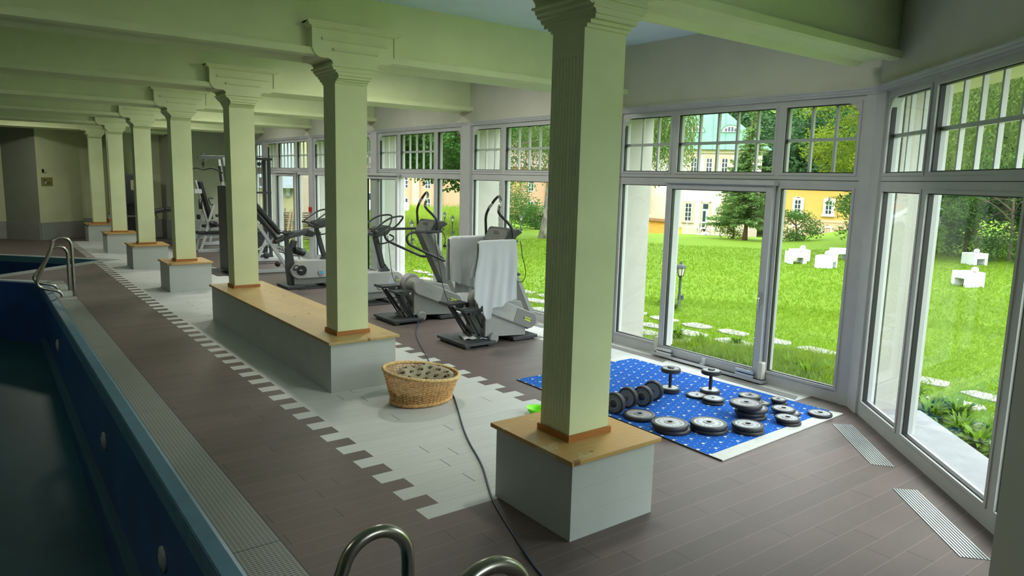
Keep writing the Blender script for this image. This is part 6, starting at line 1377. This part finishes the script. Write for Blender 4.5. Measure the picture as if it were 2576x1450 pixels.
# wooden hut, yellow crate, person, tables
def fz(x, y): return gz(x, y)
TH = frame2((32.3, 29.7), (0.67, -0.742), (0.742, 0.67)); zb = -1.3
t = thing('wooden_hut', 'low orange wooden hut with brown roof in front of the white house', 'shed', TH(0.8, 0, zb))
b = MB(); lbox(b, TH, 0.05, 1.62, 0, 1.6, zb, -0.17); b.build('wall', mat('orange_boards', (0.66, 0.30, 0.05), 0.7, var=0.15, scale=6), t); b = MB(); b.prism([TH(-0.1, -0.2, -0.02), TH(-0.1, 1.8, 0.12), TH(-0.1, 1.8, -0.04), TH(-0.1, -0.2, -0.20)], Vector(TH(1.9, 0, 0)) - Vector(TH(0, 0, 0)) + Vector((0, 0, -0.12))); b.build('roof', mat('brown_boards', (0.28, 0.13, 0.07), 0.8), t)
TB = frame2((32.1, 26.85), (0.67, -0.742), (0.742, 0.67)); b = MB(); lbox(b, TB, 0, 0.62, 0, 0.5, -1.2, -0.56); lbox(b, TB, -0.03, 0.65, -0.03, 0.53, -0.60, -0.56); tag(b.build('yellow_crate', mat('yellow_plastic', (0.80, 0.50, 0.03), 0.5)), 'yellow box standing right of the orange wooden hut', 'crate')
def picnic(o, lab, L=1.9):
    T = frame2(o, (0.60, -0.80), (0.80, 0.60)); z = gz(*o); t = thing('garden_table', lab, 'table', (o[0], o[1], z), 'folding tables in front of the white house'); GT = mat('pale_table_metal', (0.55, 0.55, 0.54), 0.5)
    b = MB(); lbox(b, T, 0, L, -0.3, 0.3, z + 0.70, z + 0.74); b.build('table_top', GT, t)
    for u in (0.2, L - 0.2):
        b = MB(); b.bar(T(u, -0.3, z), T(u + 0.1, 0.25, z + 0.7), 0.04, 0.04); b.bar(T(u, 0.3, z), T(u + 0.1, -0.25, z + 0.7), 0.04, 0.04); b.build('leg', GT, t)
    b = MB(); lbox(b, T, 0, L, -0.75, -0.5, z + 0.40, z + 0.44); lbox(b, T, 0.15, 0.2, -0.65, -0.6, z, z + 0.4); lbox(b, T, L - 0.2, L - 0.15, -0.65, -0.6, z, z + 0.4); b.build('bench', GT, t); return t
picnic((29.9, 23.3), 'pale folding table and bench beside the seated person', 1.3); picnic((30.5, 22.2), 'pale folding table and bench near the spruce', 1.7)
t = thing('railing', 'low grey metal railing by the door of the white house', 'railing', (40.3, 30.9, -1.9)); GT = MATS['pale_table_metal']
T = frame2((39.6, 31.9), (0.60, -0.80), (0.80, 0.60))
for u in (0, 0.8, 1.6, 2.4): b = MB(); lbox(b, T, u, u + 0.05, 0, 0.05, -2.1, -0.62); b.build('post', GT, t)
b = MB(); lbox(b, T, 0, 2.45, 0, 0.05, -0.66, -0.62); lbox(b, T, 0, 2.45, 0, 0.05, -1.0, -0.97); b.build('rail', GT, t)
# seated person, leaning forward
SKIN = mat('skin', (0.62, 0.36, 0.25), 0.6); px, py = 39.0, 29.95; pz = gz(px, py)
TP = frame2((px, py), (0.60, -0.80), (0.80, 0.60))
t = thing('person', 'person in black top and light trousers sitting bent forward by the white house', 'person', (px, py, pz))
def skin(nm, V, E, rad, m, par, root=0):
    me = bpy.data.meshes.new(nm); o0 = ORG[par.name]; me.from_pydata([tuple(Vector(v) - Vector(o0)) for v in V], E, []); me.materials.append(m)
    ob = bpy.data.objects.new(nm, me); COL.objects.link(ob); ob.parent = par; sk = ob.modifiers.new('skin', 'SKIN')
    for i, r_ in enumerate(rad): me.skin_vertices[0].data[i].radius = (r_, r_)
    me.skin_vertices[0].data[root].use_root = True; s2 = ob.modifiers.new('sub', 'SUBSURF'); s2.levels = 1; s2.render_levels = 1; return ob
V = [(0, 0, 0.50), (0.08, 0, 0.70), (0.20, 0, 0.88), (0.27, 0, 0.98), (0.33, 0, 1.07), (0.36, 0, 1.15),
     (0.22, -0.19, 0.90), (0.36, -0.2, 0.70), (0.50, -0.08, 0.62), (0.22, 0.19, 0.90), (0.36, 0.2, 0.70), (0.50, 0.08, 0.62),
     (0.05, -0.10, 0.48), (0.44, -0.13, 0.50), (0.42, -0.13, 0.08), (0.55, -0.13, 0.04), (0.05, 0.10, 0.48), (0.44, 0.13, 0.50), (0.42, 0.13, 0.08), (0.55, 0.13, 0.04), (0.54, -0.04, 0.60), (0.54, 0.04, 0.60)]
E = [(0, 1), (1, 2), (2, 3), (3, 4), (4, 5), (2, 6), (6, 7), (7, 8), (8, 20), (2, 9), (9, 10), (10, 11), (11, 21), (0, 12), (12, 13), (13, 14), (14, 15), (0, 16), (16, 17), (17, 18), (18, 19)]
W = lambda L_: [TP(x, y, pz + z) for x, y, z in L_]
skin('body', W(V), E, [0.13, 0.13, 0.13, 0.06, 0.09, 0.08, 0.06, 0.045, 0.035, 0.06, 0.045, 0.035, 0.09, 0.065, 0.045, 0.04, 0.09, 0.065, 0.045, 0.04, 0.03, 0.03], SKIN, t)
skin('black_top', W([V[0], V[1], V[2], V[6], (0.30, -0.2, 0.79), V[9], (0.30, 0.2, 0.79)]), [(0, 1), (1, 2), (2, 3), (3, 4), (2, 5), (5, 6)], [0.145, 0.145, 0.14, 0.075, 0.06, 0.075, 0.06], BLACKP, t)
skin('trousers', W([V[0], V[12], V[13], (0.42, -0.13, 0.2), V[16], V[17], (0.42, 0.13, 0.2)]), [(0, 1), (1, 2), (2, 3), (0, 4), (4, 5), (5, 6)], [0.14, 0.10, 0.08, 0.06, 0.10, 0.08, 0.06], FRAMEW, t)
b = MB(); b.lathe([(0.085, -0.01), (0.095, 0.04), (0.07, 0.09), (0, 0.11)], TP(0.335, 0, pz + 1.10), (0, 0, 1), 14); b.build('hair', mat('brown_hair', (0.08, 0.04, 0.025), 0.7), t)
b = MB(); lbox(b, TP, -0.35, 0.2, -0.5, 0.5, pz + 0.36, pz + 0.40); lbox(b, TP, -0.3, -0.25, -0.45, -0.4, pz, pz + 0.36); lbox(b, TP, 0.12, 0.17, 0.4, 0.45, pz, pz + 0.36); lbox(b, TP, -0.3, -0.25, 0.4, 0.45, pz, pz + 0.36); lbox(b, TP, 0.12, 0.17, -0.45, -0.4, pz, pz + 0.36)
tag(b.build('bench', MATS['pale_table_metal']), 'small pale bench under the seated person', 'bench')
# parked car
t = thing('car', 'white parked car glimpsed past the open sliding door', 'car', (18.6, 37.6, gz(18.6, 37.6))); zc = gz(18.6, 37.6); Tc = frame2((17.4, 38.2), (0.87, -0.49), (0.49, 0.87))
b = MB(); b.prism([Tc(u, 0, zc + z) for u, z in ((-2.1, 0.3), (2.1, 0.3), (2.15, 0.75), (1.5, 0.95), (0.75, 1.42), (-1.0, 1.45), (-1.8, 1.0), (-2.15, 0.9))], Vector(Tc(0, 1.7, 0)) - Vector(Tc(0, 0, 0))); b.build('body', mat('white_car_paint', (0.75, 0.78, 0.82), 0.25), t, bevel=0.08)
b = MB(); b.prism([Tc(u, -0.01, zc + z) for u, z in ((-1.55, 0.98), (1.3, 0.98), (0.7, 1.36), (-0.95, 1.39))], Vector(Tc(0, 1.72, 0)) - Vector(Tc(0, 0, 0))); b.build('side_glass', DGL, t)
for u in (-1.35, 1.35): b = MB(); b.lathe([(0, 0), (0.31, 0), (0.31, 0.2), (0, 0.2)], Tc(u, -0.03, zc + 0.31), (0.49, 0.87, 0), 20); b.build('wheel', BLACKP, t)

# garden lanterns
LG = mat('lantern_glass', (0.75, 0.75, 0.65), 0.3)
def lantern(lab):
    t = thing('garden_lantern', lab, 'lamp', (0, 0, 0), 'black garden lanterns on the lawn'); LBK = mat('lantern_black', (0.035, 0.04, 0.05), 0.5)
    b = MB(); b.lathe([(0, 0), (0.055, 0), (0.055, 0.02), (0.035, 0.04), (0.033, 0.20), (0.026, 0.22), (0.022, 0.50), (0.024, 0.56), (0.04, 0.575), (0.02, 0.59), (0, 0.60)], n=14); b.box((0.02, -0.035, 0.13), (0.085, 0.035, 0.22)); b.build('post', LBK, t)
    b = MB(); b.lathe([(0, 0.585), (0.045, 0.59), (0.055, 0.60), (0.05, 0.61), (0, 0.61)], n=6, sm=False)
    for i in range(6):
        a = 2 * PI * i / 6; b.tube([(0.048 * math.cos(a), 0.048 * math.sin(a), 0.60), (0.078 * math.cos(a), 0.078 * math.sin(a), 0.755)], 0.006, 5)
    hd_ = b.build('lantern_frame', LBK, t)
    b = MB(); b.lathe([(0.043, 0.61), (0.072, 0.752)], n=6, sm=False); b.build('lantern_glass', LG, hd_)
    b = MB(); b.lathe([(0.098, 0.748), (0.10, 0.758), (0.075, 0.80), (0.03, 0.83), (0.02, 0.855), (0.012, 0.86), (0.016, 0.875), (0, 0.89)], n=6, sm=False); b.build('lantern_roof', LBK, hd_); return t
l0 = lantern('black garden lantern nearest the sliding door, on the lawn')
LP = [(8.05, 5.95, None), (14.76, 25.55, 'farther black garden lantern, left one of the pair seen behind the rear climbing machine'), (13.0, 22.07, 'nearer black garden lantern, right one of the pair seen behind the rear climbing machine'), (17.9, 23.82, 'black garden lantern left of the birch trunk'), (9.69, 19.52, 'black garden lantern seen through the open door, left of the climbing machine handles'), (26.2, 16.3, 'small distant black garden lantern just right of the spruce trunk')]
for i, (x, y, lab) in enumerate(LP):
    if i == 0: l0.location = (x, y, gz(x, y) - 0.01); continue
    copy_tree(l0, loc=(x, y, gz(x, y) - 0.01), label=lab)

# white concrete blocks with stones
CON = mat('white_concrete', (0.647, 0.657, 0.657), 0.85, var=0.08, scale=8, bump=0.2, bscale=40)
def block(lab):
    b = MB(); W2, Dp, H = 0.26, 0.24, 0.38
    b.prism([(-W2, -Dp, 0), (-W2 + 0.11, -Dp, 0), (-W2 + 0.11, -Dp, 0.21), (W2 - 0.11, -Dp, 0.21), (W2 - 0.11, -Dp, 0), (W2, -Dp, 0), (W2, -Dp, H), (-W2, -Dp, H)], (0, 2 * Dp, 0))
    return tag(b.build('concrete_block_seat', CON, org=(0, 0, 0), bevel=0.008), lab, 'block seat', 'white concrete block seats on the lawn')
b0 = block('white concrete block seat with open arch, front one of the left pair')
def stone(seed):
    rnd = random.Random(seed); b = MB(); b.grid(lambda u, v: (0.10 * math.cos(2 * PI * u) * math.cos(PI * (v - 0.5)) * (1 + 0.12 * math.sin(6 * u + seed)), 0.08 * math.sin(2 * PI * u) * math.cos(PI * (v - 0.5)), 0.06 + 0.062 * math.sin(PI * (v - 0.5)) * (1 + 0.2 * math.sin(9 * u))), 14, 8, closeu=True); return b.build('white_stone', CON, org=(0, 0, 0))
s0 = stone(1)
BL = [(17.52, 9.36, -38, 0.16, 0.0, None, 'white stone on the front block of the left pair'), (18.35, 9.75, -38, 0.10, 0.0, 'white concrete block seat directly behind the front one of the left pair', 'white stone on the rear block of the left pair'), (17.15, 8.15, 12, 0.17, 0.03, 'white concrete block seat in the middle, right of the left pair', 'white stone on the middle block seat'),
      (19.9, 9.25, -38, 0, 0, 'white concrete block seat farthest away, next to the white window frame', None), (16.75, 4.22, 62, -0.16, -0.02, 'nearer white concrete block seat seen through the angled window', 'rounded white stone on the nearer block in the angled window'), (22.1, 6.1, -22, 0.05, 0, 'farther white concrete block seat seen through the angled window', 'white stone on the farther block in the angled window')]
ns = 0
for i, (x, y, rz, sx2, sy2, lab, sl) in enumerate(BL):
    o = b0 if i == 0 else copy_tree(b0, label=lab); z = gz(x, y) - 0.02; o.location = (x, y, z); o.rotation_euler.z = R(rz)
    if sl:
        q = s0 if ns == 0 else copy_tree(s0); ns += 1; v = Vector((sx2, sy2, 0)); v.rotate(Euler((0, 0, R(rz)))); q.location = (x + v.x, y + v.y, z + 0.38); tag(q, sl, 'stone', 'stones lying on the block seats')
